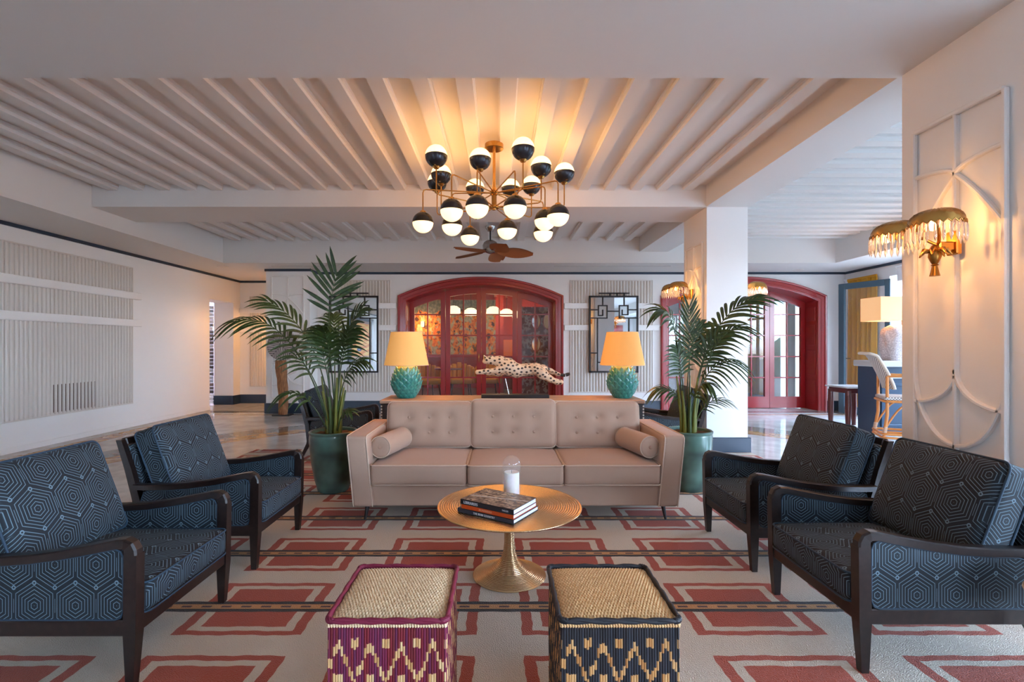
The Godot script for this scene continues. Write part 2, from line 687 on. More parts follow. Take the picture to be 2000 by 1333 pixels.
		if z > 0.72 and absf(w - 0.05 - jit * 0.4) < 0.014:
			on = true
		if z < 0.3 and absf(w - 0.165 - jit * 0.3) < 0.022:
			on = true
		var c: Color = lights[int(hsh * 7.0) % lights.size()] if on else darks[int(hsh * 31.0) % darks.size()]
		return c
	var straw := [rgb8(214, 170, 112), rgb8(196, 146, 88), rgb8(222, 186, 132)]
	M.ikat_red = mat(Color.WHITE, 0.6)
	M.ikat_red.albedo_texture = tex(paint(276, 320, func(x, y): return ikat.call(x, y, straw, [rgb8(110, 12, 54), rgb8(118, 10, 28), rgb8(94, 14, 60), rgb8(104, 8, 22)])))
	M.ikat_black = mat(Color.WHITE, 0.6)
	var straw2 := [rgb8(206, 150, 88), rgb8(184, 124, 66), rgb8(212, 162, 104)]
	M.ikat_black.albedo_texture = tex(paint(276, 320, func(x, y): return ikat.call(x, y, straw2, [rgb8(30, 30, 36), rgb8(22, 21, 25), rgb8(38, 41, 50)])))
	M.straw = tri_map(mat(Color.WHITE, 0.65), 5.0)
	M.straw.albedo_texture = noise_tex(81, 0.05, rgb8(216, 182, 138), rgb8(242, 216, 178), 256)
	M.straw_tan = tri_map(mat(Color.WHITE, 0.65), 5.0)
	M.straw_tan.albedo_texture = noise_tex(82, 0.05, rgb8(212, 162, 106), rgb8(238, 196, 142), 256)
	M.braid_purple = mat(rgb8(118, 14, 50), 0.6)
	M.braid_black = mat(rgb8(32, 32, 38), 0.6)
	# curtains, pictures, books
	M.mustard = tri_map(mat(rgb8(196, 138, 22), 0.8), 4.0)
	M.mustard_velvet = mat(rgb8(190, 132, 28), 0.7)
	M.sheer = mat(rgb8(236, 236, 240), 0.8)
	M.teal_frame = mat(rgb8(62, 84, 96), 0.4)
	M.counterblue = mat(rgb8(40, 62, 84), 0.35)
	M.countertop = mat(rgb8(200, 198, 194), 0.2)
	M.crystalrock = tri_map(mat(Color.WHITE, 0.35), 5.0)
	M.crystalrock.albedo_texture = noise_tex(91, 0.03, rgb8(186, 172, 172), rgb8(238, 230, 228), 256)
	M.wax = mat(rgb8(244, 240, 236), 0.5)
	M.wax.subsurf_scatter_enabled = true
	M.wax.subsurf_scatter_strength = 0.3
	M.paper = mat(rgb8(226, 226, 232), 0.8)
	M.cover_dark = mat(rgb8(34, 33, 38), 0.35)
	M.cover_orange = mat(rgb8(200, 72, 22), 0.35)
	M.cover_slate = mat(rgb8(52, 52, 60), 0.35)
	M.text_white = mat(rgb8(226, 226, 226), 0.5)
	M.text_pale = mat(rgb8(224, 150, 110), 0.5)
	var pn := FastNoiseLite.new()
	pn.seed = 8
	pn.frequency = 0.012
	pn.fractal_octaves = 4
	M.photo = mat(Color.WHITE, 0.25)
	M.photo.albedo_texture = tex(paint(256, 192, func(x, y):
		var a := pn.get_noise_2d(x * 1.2, y * 3.0)
		var b := pn.get_noise_2d(x * 4.0 + 300.0, y * 4.0)
		var c := rgb8(120, 98, 84).lerp(rgb8(196, 166, 138), clampf(0.5 + a * 1.4, 0, 1))
		c = c.lerp(rgb8(66, 60, 58), clampf(b * 1.6, 0, 1))
		if absf(float(y) - 96.0 + (x - 128) * 0.25) < 5.0:
			c = rgb8(216, 204, 190)
		return c))
	M.sunset = mat(Color.WHITE, 0.5)
	M.sunset.albedo_texture = tex(paint(128, 256, func(x, y):
		var a := pn.get_noise_2d(x * 1.5, y * 5.0 + 900.0)
		var c := rgb8(232, 128, 38).lerp(rgb8(250, 196, 96), clampf(0.5 + a * 2.2, 0, 1))
		if Vector2(x - 78, y - 190).length() < 15.0:
			c = rgb8(52, 70, 122)
		if Vector2(x - 78, y - 190).length() < 5.0:
			c = rgb8(140, 160, 190)
		if y < 16:
			c = rgb8(150, 120, 104)
		if y > 236:
			c = rgb8(196, 160, 136)
		return c))
	M.jungle = mat(Color.WHITE, 0.6)
	var cell := FastNoiseLite.new()
	cell.noise_type = FastNoiseLite.TYPE_CELLULAR
	cell.frequency = 0.035
	cell.seed = 4
	M.jungle.albedo_texture = tex(paint(384, 160, func(x, y):
		var a := pn.get_noise_2d(x * 2.6 + 500.0, y * 2.6)
		var b := cell.get_noise_2d(x * 1.7 + 9.0 * sin(y * 0.2), y * 1.7)
		var e := pn.get_noise_2d(x * 7.0 + 90.0, y * 7.0)
		var c := rgb8(214, 112, 32).lerp(rgb8(255, 214, 120), clampf(0.75 + b * 0.9 + e * 0.7, 0, 1))
		if a > 0.14:
			c = rgb8(156, 164, 140).lerp(rgb8(204, 206, 180), clampf(0.5 + e, 0, 1))
		if a < -0.36 or e < -0.46:
			c = rgb8(64, 40, 28)
		if y < 34 + 14.0 * a:
			c = rgb8(84, 110, 118).lerp(rgb8(150, 162, 160), clampf(0.5 + e, 0, 1))
		return c))
	M.floral = mat(Color.WHITE, 0.6)
	M.floral.albedo_texture = tex(paint(192, 192, func(x, y):
		var b := cell.get_noise_2d(x * 1.6 + 77.0, y * 1.6)
		return rgb8(176, 168, 164) if absf(b + 0.62) < 0.08 else rgb8(96, 20, 24)))
	M.stonewall = tri_map(bump(mat(Color.WHITE, 0.9), fine, 2.0), 1.0, true)
	M.stonewall.albedo_texture = noise_tex(95, 0.02, rgb8(180, 168, 158), rgb8(226, 218, 210), 256, FastNoiseLite.TYPE_CELLULAR, 3)
	M.terrace = mat(rgb8(132, 126, 116), 0.9)
	M.hedge = tri_map(mat(Color.WHITE, 0.8), 2.0)
	M.hedge.albedo_texture = noise_tex(96, 0.06, rgb8(46, 66, 34), rgb8(120, 140, 84), 256)
	M.mosaic = mat(rgb8(120, 112, 108), 0.1, 0.9)
	M.mosaic_pale = mat(rgb8(226, 228, 228), 0.05, 1.0)


# ---------------------------------------------------------------- the room
const WL := -5.93      # left wall
const WR := 7.0        # right wall
const DB := 9.83       # back wall
const ZF := 6.0        # wall behind the camera
const HC := 3.268       # ceiling recess
const ARC_Y := -1.137  # height of the centre of the door arches
const ARC_R := 3.677   # radius of the door openings
const DOOR1 := -0.375
const DOOR2 := 4.925


func arc_h(dx: float, r: float) -> float:
	return ARC_Y + sqrt(r * r - dx * dx)


func battens_z(parent: Node3D, x0: float, x1: float, first: float, pitch: float, d0: float, d1: float) -> void:
	var g := Geo.new()
	var prof := [Vector2(-0.072, 0.0), Vector2(-0.072, -0.03), Vector2(-0.06, -0.036), Vector2(-0.06, -0.068), Vector2(0.06, -0.068), Vector2(0.06, -0.036), Vector2(0.072, -0.03), Vector2(0.072, 0.0)]
	g.prism(prof, 0.0, -(d1 - d0))
	var m := g.mesh()
	var x := first
	while x > x0 + 0.08:
		x -= pitch
	x += pitch
	while x < x1 - 0.07:
		var o := part(parent, "ceiling_board", m, M.ceiling)
		o.position = Vector3(x, HC, -d0)
		x += pitch


func battens_x(parent: Node3D, x0: float, x1: float, d0: float, d1: float, pitch: float) -> void:
	var g := Geo.new()
	var prof := [Vector2(-0.072, 0.0), Vector2(-0.072, -0.03), Vector2(-0.06, -0.036), Vector2(-0.06, -0.068), Vector2(0.06, -0.068), Vector2(0.06, -0.036), Vector2(0.072, -0.03), Vector2(0.072, 0.0)]
	g.prism(prof, 0.0, x1 - x0, Transform3D(Basis(Vector3(0, 0, 1), Vector3.UP, Vector3(1, 0, 0)), Vector3.ZERO))
	var m := g.mesh()
	var d := d0 + 0.14
	while d < d1 - 0.07:
		var o := part(parent, "ceiling_board", m, M.ceiling)
		o.position = Vector3(x0, HC, -d)
		d += pitch


func fluted_panel(label: String, at: Vector3, turn: float, width: float, bottom: float, top: float, over: Array, grille := []) -> void:
	# local x runs along the wall, z out of it
	var t := thing("fluted_panel", label, "wall panel", at, turn, "fluted wall panels")
	var back := Geo.new()
	back.span(Vector3(-width / 2, bottom, 0.0), Vector3(width / 2, top, 0.012))
	back.span(Vector3(-width / 2 - 0.02, bottom - 0.02, 0.0), Vector3(-width / 2, top + 0.02, 0.03), 0.003)
	back.span(Vector3(width / 2, bottom - 0.02, 0.0), Vector3(width / 2 + 0.02, top + 0.02, 0.03), 0.003)
	back.span(Vector3(-width / 2, top, 0.0), Vector3(width / 2, top + 0.02, 0.03), 0.003)
	back.span(Vector3(-width / 2, bottom - 0.02, 0.0), Vector3(width / 2, bottom, 0.03), 0.003)
	part(t, "backing", back, M.slat)
	var count := int(round(width / 0.0605))
	var pitch := width / count
	var g := Geo.new()
	var prof := []
	for k in 7:
		var a := PI * k / 6.0
		prof.append(Vector2(-cos(a) * pitch * 0.26, 0.012 + pow(sin(a), 0.7) * 0.025))
	var poly := []
	for q in prof:
		poly.append(q)
	g.prism(poly, bottom, top, Transform3D(Basis(Vector3(1, 0, 0), Vector3(0, 0, 1), Vector3(0, 1, 0)), Vector3.ZERO))
	var m := g.mesh()
	for k in count:
		var o := part(t, "slat", m, M.slat)
		o.position.x = -width / 2 + pitch * (k + 0.5)
	for b in [[2.06, 2.17], [1.62, 1.73]]:
		var bg := Geo.new()
		bg.span(Vector3(-width / 2 - over[0], b[0], 0.0), Vector3(width / 2 + over[1], b[1], 0.062), 0.006)
		part(t, "cross_band", bg, M.moulding)
	if grille:
		var gg := Geo.new()
		gg.span(Vector3(grille[0], grille[1], 0.011), Vector3(grille[2], grille[3], 0.014))
		part(t, "vent_grille", gg, M.grille, "brown vent behind the slats")


func scallop_panel(label: String, at: Vector3, turn: float, width: float, bottom: float, top: float) -> void:
	# raised mouldings: a frame, a centre bar and crossing scallop arcs
	var t := thing("moulded_panel", label, "wall panel", at, turn, "panels with scallop mouldings")
	var w := width / 2.0
	var bar := func(called: String, pts: Array) -> void:
		var g := Geo.new()
		var rows := []
		for i in pts.size():
			var a: Vector2 = pts[maxi(i - 1, 0)]
			var c: Vector2 = pts[mini(i + 1, pts.size() - 1)]
			var dd := (c - a).normalized()
			var nn := Vector2(-dd.y, dd.x) * 0.011
			var p: Vector2 = pts[i]
			rows.append([Vector3(p.x + nn.x, p.y + nn.y, 0.0), Vector3(p.x + nn.x, p.y + nn.y, 0.018), Vector3(p.x + nn.x * 0.5, p.y + nn.y * 0.5, 0.024), Vector3(p.x - nn.x * 0.5, p.y - nn.y * 0.5, 0.024), Vector3(p.x - nn.x, p.y - nn.y, 0.018), Vector3(p.x - nn.x, p.y - nn.y, 0.0)])
		for i in rows.size() - 1:
			for j in 5:
				g.out_quad(rows[i][j], rows[i][j + 1], rows[i + 1][j + 1], rows[i + 1][j], (rows[i][0] + rows[i][5] + rows[i + 1][0] + rows[i + 1][5]) / 4.0 - Vector3(0, 0, 0.05))
		part(t, called, g, M.moulding)
	var f := Geo.new()
	for s in [-1.0, 1.0]:
		f.span(Vector3(s * w - 0.014, bottom, 0.0), Vector3(s * w + 0.014, top, 0.026), 0.006)
	f.span(Vector3(-w, top - 0.014, 0.0), Vector3(w, top + 0.014, 0.025), 0.006)
	f.span(Vector3(-w, bottom - 0.014, 0.0), Vector3(w, bottom + 0.014, 0.025), 0.006)
	part(t, "panel_frame", f, M.moulding)
	bar.call("centre_bar", [Vector2(0, bottom), Vector2(0, top)])
	for s in [-1.0, 1.0]:
		var a := []
		var b := []
		var c := []
		var d := []
		var e := []
		var h := []
		for k in 15:
			var q := PI / 2 * k / 14.0
			a.append(Vector2(s * (w - w * cos(q)), 1.17 - 0.2 * sin(q)))     # scallop from the centre down and out
			b.append(Vector2(s * w * cos(q), 1.17 - 0.42 * sin(q)))           # long arc from the side to the centre
			c.append(Vector2(s * w * (1.0 - cos(q)), 2.25 + 0.065 * sin(q)))  # flat arcs at the top
			var sq := k / 14.0
			d.append(Vector2(s * w * sq, 2.25 - 0.34 * (0.75 * sq + 0.25 * sq * sq)))
			e.append(Vector2(s * (w - w * cos(q)), 0.75 - 0.2 * sin(q)))
			h.append(Vector2(s * w * cos(q), 0.75 - 0.42 * sin(q)))
		for k in [["scallop", a], ["scallop", b], ["scallop", c], ["scallop", d], ["scallop", e]]:
			bar.call(k[0], k[1])
		if bottom < 0.3:
			bar.call("scallop", h)


func arched_frame(called: String, label: String, cx: float) -> void:
	# red architrave and lining of the opening, four glazed leaves
	var t := structure(called, null, null, label)
	t.position = Vector3(cx, 0, 0)
	var path := [Vector2(1.505, 0.0), Vector2(1.505, arc_h(1.505, ARC_R))]
	for k in range(1, 28):
		var x := 1.505 - 3.01 * k / 28.0
		path.append(Vector2(x, arc_h(x, ARC_R)))
	path.append(Vector2(-1.505, arc_h(1.505, ARC_R)))
	path.append(Vector2(-1.505, 0.0))
	# outward is to the right of travel here, so offsets are negative
	var f := Geo.new()
	f.frame(path, [Vector2(0, -0.44), Vector2(0, 0.022), Vector2(-0.012, 0.03), Vector2(-0.05, 0.03), Vector2(-0.056, 0.04), Vector2(-0.115, 0.04), Vector2(-0.125, 0.062), Vector2(-0.15, 0.066), Vector2(-0.163, 0.055), Vector2(-0.163, -0.02)], -DB)
	part(t, "architrave", f, M.red)
	# raised panels on the reveals
	for s in [-1.0, 1.0]:
		for h in [[0.12, 0.62], [0.72, 1.22], [1.32, 1.74], [1.82, 2.1]]:
			var g := Geo.new()
			g.span(Vector3(s * 1.505, h[0], -DB - 0.35), Vector3(s * 1.495, h[1], -DB - 0.06), 0.004)
			part(t, "reveal_panel", g, M.red)
	var z := -DB - 0.41
	for leafn in 4:
		var x0 := -1.505 + 0.7525 * leafn + 0.004
		var x1 := x0 + 0.7525 - 0.008
		var g := Geo.new()
		var st := 0.095
		for e in [[x0, x0 + st], [x1 - st, x1]]:
			g.prism([Vector2(e[0], 0.01), Vector2(e[1], 0.01), Vector2(e[1], arc_h(e[1], ARC_R)), Vector2(e[0], arc_h(e[0], ARC_R))], z - 0.03, z + 0.03)
		g.span(Vector3(x0 + st, 0.01, z - 0.03), Vector3(x1 - st, 0.245, z + 0.03))
		var top := []
		for k in 9:
			var x := x0 + st + (x1 - x0 - 2 * st) * k / 8.0
			top.append(Vector2(x, arc_h(x, ARC_R)))
		for k in 9:
			var x := x1 - st - (x1 - x0 - 2 * st) * k / 8.0
			top.append(Vector2(x, arc_h(x, ARC_R - 0.13)))
		g.prism(top, z - 0.03, z + 0.03)
		var leaf := part(t, "door_leaf", g, M.red)
		var xm := (x0 + x1) / 2
		var mg := Geo.new()
		mg.prism([Vector2(xm - 0.013, 0.24), Vector2(xm + 0.013, 0.24), Vector2(xm + 0.013, arc_h(xm, ARC_R - 0.12)), Vector2(xm - 0.013, arc_h(xm, ARC_R - 0.12))], z - 0.018, z + 0.018)
		for h in [0.645, 1.085, 1.53, 1.97]:
			mg.span(Vector3(x0 + st, h - 0.013, z - 0.017), Vector3(x1 - st, h + 0.013, z + 0.017))
		part(leaf, "glazing_bar", mg, M.red)
		var hs := [0.245, 0.645, 1.085, 1.53, 1.97]
		for col in [[x0 + st, xm - 0.013], [xm + 0.013, x1 - st]]:
			for r in 5:
				var pg := Geo.new()
				if r < 4:
					pg.quad(Vector3(col[0], hs[r], z), Vector3(col[1], hs[r], z), Vector3(col[1], hs[r + 1], z), Vector3(col[0], hs[r + 1], z))
				else:
					pg.quad(Vector3(col[0], hs[r], z), Vector3(col[1], hs[r], z), Vector3(col[1], arc_h(col[1], ARC_R - 0.12), z), Vector3(col[0], arc_h(col[0], ARC_R - 0.12), z))
				part(leaf, "pane", pg, M.glass)
		if leafn == 1 or leafn == 2:
			var hx := x1 - 0.045 if leafn == 1 else x0 + 0.045
			var hg := Geo.new()
			hg.tube([Vector3(hx, 0.98, z + 0.03), Vector3(hx, 0.98, z + 0.07), Vector3(hx, 1.14, z + 0.07), Vector3(hx, 1.14, z + 0.03)], 0.009, 8)
			part(leaf, "handle", hg, M.brass)


func build_room() -> void:
	# ---- floor
	var g := Geo.new()
	g.span(Vector3(-7.0, -0.12, ZF + 0.3), Vector3(WR + 0.3, 0.0, -16.0))
	var fl := structure("floor", g, M.marble, "polished pale marble floor with inlaid bands")
	var ring := func(called: String, r0: float, r1: float, m: Material) -> void:
		var q := Geo.new()
		var n := 72
		for k in n:
			var a := TAU * k / n
			var b := TAU * (k + 1) / n
			var c := Vector3(0.3, 0.0015, -3.5)
			q.quad(c + Vector3(cos(a) * r0, 0, -sin(a) * r0), c + Vector3(cos(a) * r1, 0, -sin(a) * r1), c + Vector3(cos(b) * r1, 0, -sin(b) * r1), c + Vector3(cos(b) * r0, 0, -sin(b) * r0))
		part(fl, called, q, m)
	ring.call("inlay_ring", 5.0, 5.34, M.ochre)
	ring.call("inlay_ring", 5.34, 5.76, M.greystone)
	for b in [[WL, -9.76, -9.5, M.greystone], [WL, -9.28, -9.2, M.ochre]]:
		var q := Geo.new()
		q.span(Vector3(b[0], 0.0, b[1]), Vector3(WR, 0.0014, b[2]))
		part(fl, "inlay_strip", q, b[3])
	var q1 := Geo.new()
	q1.span(Vector3(WL + 0.22, 0.0, 5.6), Vector3(WL + 0.5, 0.0013, -9.2))
	part(fl, "inlay_strip", q1, M.ochre)
	# ---- left wall with its passage
	g = Geo.new()
	g.span(Vector3(WL - 0.43, 0, ZF + 0.3), Vector3(WL, 3.5, -9.96))
	g.span(Vector3(WL - 0.43, 2.27, -9.96), Vector3(WL, 3.5, -10.85))
	g.span(Vector3(WL - 0.43, 0, -10.85), Vector3(WL, 3.5, -11.4))
	structure("wall_left", g, M.white, "long white left wall with a passage at its far end")
	g = Geo.new()
	g.span(Vector3(WL - 1.1, 0, -9.0), Vector3(WL - 1.0, 3.0, -12.0))
	g.span(Vector3(WL - 1.0, 0, -12.0), Vector3(WL - 0.43, 3.0, -11.9))
	g.span(Vector3(WL - 1.1, 3.0, -9.0), Vector3(WL - 0.43, 3.1, -12.0))
	g.span(Vector3(WL - 1.1, 0, -8.9), Vector3(WL - 0.43, 3.0, -9.0))
	structure("wall_passage", g, M.white, "white wall of the side passage behind the opening")
	var mz := thing("mirror_mosaic", "narrow strip of mirror tiles inside the passage opening", "mirror tiles", Vector3(WL - 0.43, 0, -10.84))
	rng.seed = 9
	for r in 28:
		var tg := Geo.new()
		tg.span(Vector3(-0.10, 0.02 + r * 0.078, 0.0), Vector3(0.0, 0.02 + r * 0.078 + 0.072, 0.02), 0.004)
		var mm: MeshInstance3D = part(mz, "tile", tg, M.mosaic if (rng.randf() < 0.6 and r < 21) else M.mosaic_pale)
		mm.rotation.y = rng.randf_range(-0.12, 0.12)
	# ---- back walls
	g = Geo.new()
	g.span(Vector3(WL - 0.43, 0, -11.13), Vector3(-4.4, 3.5, -11.4))
	structure("wall_alcove", g, M.white, "white back wall of the alcove at the far left")
	g = Geo.new()
	g.span(Vector3(-4.52, 0, -9.43), Vector3(-3.67, 3.5, -11.35))
	structure("wall_pilaster", g, M.white, "white pier projecting from the back wall at the left")
	g = Geo.new()
	var z0 := -DB
	var z1 := -DB - 0.44
	var xs := [-3.67, DOOR1 - 1.52, DOOR1 + 1.52, DOOR2 - 1.52, DOOR2 + 1.52, WR + 0.3]
	for k in [0, 2, 4]:
		g.span(Vector3(xs[k], 0, z0), Vector3(xs[k + 1], 3.5, z1))
	for cx in [DOOR1, DOOR2]:
		for k in 28:
			var a := -1.52 + 3.04 * k / 28.0
			var b := -1.52 + 3.04 * (k + 1) / 28.0
			g.prism([Vector2(cx + a, arc_h(a, ARC_R + 0.015)), Vector2(cx + b, arc_h(b, ARC_R + 0.015)), Vector2(cx + b, 3.5), Vector2(cx + a, 3.5)], z0, z1)
	structure("wall_back", g, M.white, "white back wall with two arched openings")
	arched_frame("door_1", "red arched glazed double doors at the centre of the back wall", DOOR1)
	arched_frame("door_2", "red arched glazed doors at the right of the back wall behind the square pillar", DOOR2)
	# ---- right wall: a run of tall glazed openings
	g = Geo.new()
	var zr := [[-9.83, -8.72], [-5.75, -3.7], [-2.35, -1.95], [1.05, 1.45], [4.6, 6.3]]
	for k in zr:
		g.span(Vector3(WR, 0, k[0]), Vector3(WR + 0.3, 3.5, k[1]))
	g.span(Vector3(WR, 2.56, -8.72), Vector3(WR + 0.3, 3.5, 4.6))
	g.span(Vector3(WR, 0.0, -10.27), Vector3(WR + 0.3, 3.5, -9.83))
	structure("wall_right", g, M.white, "white right wall with tall glazed openings")
	var wn := 0
	for o in [[-8.72, -5.75], [-3.7, -2.35], [-1.95, 1.05], [1.45, 4.6]]:
		wn += 1
		var w := structure("window_%d" % wn, null, null, "tall window with slate blue frame in the right wall")
		var fr := Geo.new()
		var xw := WR + 0.12
		var a: float = o[0] if wn > 1 else o[0] + 0.95
		var b: float = o[1]
		for e in 4:
			var zc := lerpf(a + 0.03, b - 0.03, e / 3.0)
			fr.span(Vector3(xw - 0.03, 0.0, zc - 0.03), Vector3(xw + 0.03, 2.56, zc + 0.03))
		for h in [0.03, 2.06, 2.53]:
			fr.span(Vector3(xw - 0.028, h - 0.03, a), Vector3(xw + 0.028, h + 0.03, b))
		part(w, "window_frame", fr, M.teal_frame)
		for e in 3:
			for hh in [[0.06, 2.03], [2.09, 2.5]]:
				var pg := Geo.new()
				var za := lerpf(a + 0.03, b - 0.03, e / 3.0) + 0.03
				var zb := lerpf(a + 0.03, b - 0.03, (e + 1) / 3.0) - 0.03
				pg.quad(Vector3(xw, hh[0], za), Vector3(xw, hh[0], zb), Vector3(xw, hh[1], zb), Vector3(xw, hh[1], za))
				part(w, "pane", pg, M.glass)
	# ---- wall behind the camera, with two wide windows
	g = Geo.new()
	for k in [[WL - 0.3, -5.75], [-4.8, 3.1], [4.6, WR + 0.3]]:
		g.span(Vector3(k[0], 0, ZF), Vector3(k[1], 3.5, ZF + 0.3))
	for k in [[-5.75, -4.8], [3.1, 4.6]]:
		g.span(Vector3(k[0], 0, ZF), Vector3(k[1], 0.25, ZF + 0.3))
		g.span(Vector3(k[0], 2.6, ZF), Vector3(k[1], 3.5, ZF + 0.3))
	structure("wall_front", g, M.white, "white wall behind the camera with two windows")
	for k in [[-5.75, -4.8], [3.1, 4.6]]:
		wn += 1
		var w := structure("window_%d" % wn, null, null, "window in the wall behind the camera")
		var fr := Geo.new()
		for e in 4:
			var xc := lerpf(k[0] + 0.03, k[1] - 0.03, e / 3.0)
			fr.span(Vector3(xc - 0.03, 0.25, ZF + 0.1), Vector3(xc + 0.03, 2.6, ZF + 0.16))
		for h in [0.28, 2.57]:
			fr.span(Vector3(k[0], h - 0.03, ZF + 0.1), Vector3(k[1], h + 0.03, ZF + 0.16))
		part(w, "window_frame", fr, M.teal_frame)
		var pg := Geo.new()
		pg.quad(Vector3(k[0], 0.25, ZF + 0.13), Vector3(k[1], 0.25, ZF + 0.13), Vector3(k[1], 2.6, ZF + 0.13), Vector3(k[0], 2.6, ZF + 0.13))
		part(w, "pane", pg, M.glass)
	# ---- ceiling
	g = Geo.new()
	g.span(Vector3(-7.1, HC, ZF + 0.3), Vector3(WR + 0.3, 3.6, -11.4))
	var ce := structure("ceiling", g, M.ceiling, "white boarded ceiling between beams")
	battens_z(ce, -4.96, 2.52, -1.205, 0.318, 3.08, 5.92)
	battens_z(ce, -4.96, 2.52, -1.205, 0.318, 6.65, 8.74)
	battens_z(ce, -4.96, 2.52, -1.205, 0.318, -5.9, 2.34)
	battens_x(ce, 3.03, 6.04, 0.5, 8.74, 0.28)
	# soffits round the room and the beams
	g = Geo.new()
	g.span(Vector3(WL, 2.8, ZF), Vector3(-4.96, HC, -11.13))
	g.span(Vector3(-4.96, 2.8, -8.74), Vector3(WR, HC, -9.83))
	g.span(Vector3(-4.96, 2.8, -9.83), Vector3(-4.4, HC, -11.13))
	g.span(Vector3(6.04, 2.8, ZF), Vector3(WR, HC, -8.74))
	structure("ceiling_soffit", g, M.ceiling, "lower white soffit running round the room")
	g = Geo.new()
	g.span(Vector3(-4.96, 3.0, -2.34), Vector3(6.04, HC, -3.08))
	g.span(Vector3(-4.96, 3.0, -5.92), Vector3(2.52, HC, -6.65))
	g.span(Vector3(2.52, 3.0, -3.08), Vector3(3.03, HC, -8.74))
	g.span(Vector3(2.52, 3.0, ZF), Vector3(3.03, HC, -2.34))
	structure("ceiling_beam", g, M.ceiling, "white boxed ceiling beams on the pillars")
	# ---- pillars
	g = Geo.new()
	g.span(Vector3(2.53, 0, -2.31), Vector3(3.03, 3.0, -3.055))
	structure("wall_pier", g, M.white, "white pier at the right edge with moulded panel and brass sconce")
	g = Geo.new()
	g.span(Vector3(2.53, 0, -5.93), Vector3(3.03, 3.0, -6.66))
	structure("wall_pillar", g, M.white, "square white pillar behind the right palm")
	# ---- dark trims
	g = Geo.new()
	g.span(Vector3(WL, 2.755, ZF), Vector3(WL + 0.022, 2.8, -11.13))
	structure("trim_1", g, M.navy, "dark navy line along the top of the left wall")
	g = Geo.new()
	g.span(Vector3(WL, 2.755, -11.13), Vector3(-4.52, 2.8, -11.108))
	g.span(Vector3(-4.542, 2.755, -9.41), Vector3(-3.648, 2.8, -9.43))
	g.span(Vector3(-4.542, 2.755, -9.43), Vector3(-4.52, 2.8, -11.108))
	g.span(Vector3(-3.67, 2.755, -9.43), Vector3(-3.648, 2.8, -9.81))
	g.span(Vector3(-3.67, 2.755, -DB), Vector3(WR, 2.8, -DB + 0.022))
	g.span(Vector3(WR - 0.022, 2.755, ZF), Vector3(WR, 2.8, -DB))
	structure("trim_2", g, M.navy, "dark navy line along the top of the back wall")
	g = Geo.new()
	g.span(Vector3(WL - 0.43, 0, -10.83), Vector3(WL + 0.02, 0.2, -10.85), 0.004)
	g.span(Vector3(WL, 0, -10.83), Vector3(WL + 0.02, 0.2, -11.13))
	g.span(Vector3(WL + 0.02, 0, -11.11), Vector3(-4.54, 0.2, -11.13))
	g.span(Vector3(-4.545, 0, -9.405), Vector3(-3.645, 0.2, -9.43), 0.004)
	g.span(Vector3(-4.545, 0, -9.43), Vector3(-4.52, 0.2, -11.1))
	g.span(Vector3(-3.67, 0, -9.43), Vector3(-3.645, 0.2, -DB))
	g.span(Vector3(-3.645, 0, -DB), Vector3(DOOR1 - 1.67, 0.2, -DB + 0.022))
	g.span(Vector3(DOOR1 + 1.67, 0, -DB), Vector3(DOOR2 - 1.67, 0.2, -DB + 0.022))
	g.span(Vector3(DOOR2 + 1.67, 0, -DB), Vector3(WR, 0.2, -DB + 0.022))
	structure("baseboard_back", g, M.navy, "navy baseboard along the back wall and its pier")
	g = Geo.new()
	g.span(Vector3(2.5, 0, -5.9), Vector3(3.06, 0.19, -6.69), 0.006)
	structure("baseboard_pillar", g, M.navy, "navy plinth round the foot of the square pillar")
	g = Geo.new()
	g.span(Vector3(WL, 0, ZF), Vector3(WL + 0.015, 0.07, -9.96), 0.003)
	structure("baseboard_left", g, M.moulding, "low white skirting along the left wall")
	# ---- wall panels
	fluted_panel("large fluted panel with two cross bands on the left wall", Vector3(WL + 0.004, 0, -6.805), PI / 2, 2.03, 0.40, 2.55, [0.6, 0.17], [-0.36, 0.42, 0.31, 0.79])
	fluted_panel("fluted panel on the back wall behind the left mirror", Vector3(-2.79, 0, -DB + 0.004), 0.0, 1.16, 0.39, 2.62, [0.14, 0.14])
	fluted_panel("fluted panel on the back wall behind the right mirror", Vector3(2.265, 0, -DB + 0.004), 0.0, 1.63, 0.39, 2.62, [0.14, 0.14])
	fluted_panel("narrow fluted panel lit warm in the far left alcove", Vector3(-5.18, 0, -11.126), 0.0, 1.0, 0.4, 2.42, [0.24, 0.1])
	scallop_panel("tall white panel with scallop mouldings on the near right pier", Vector3(2.53, 0, -2.685), -PI / 2, 0.53, 0.12, 2.59)
	scallop_panel("moulded scallop panel on the side of the square pillar", Vector3(2.53, 0, -6.295), -PI / 2, 0.53, 0.3, 2.59)
	scallop_panel("faint scallop panel on the white pier behind the disc sculpture", Vector3(-4.095, 0, -9.43), 0.0, 0.62, 0.3, 2.66)


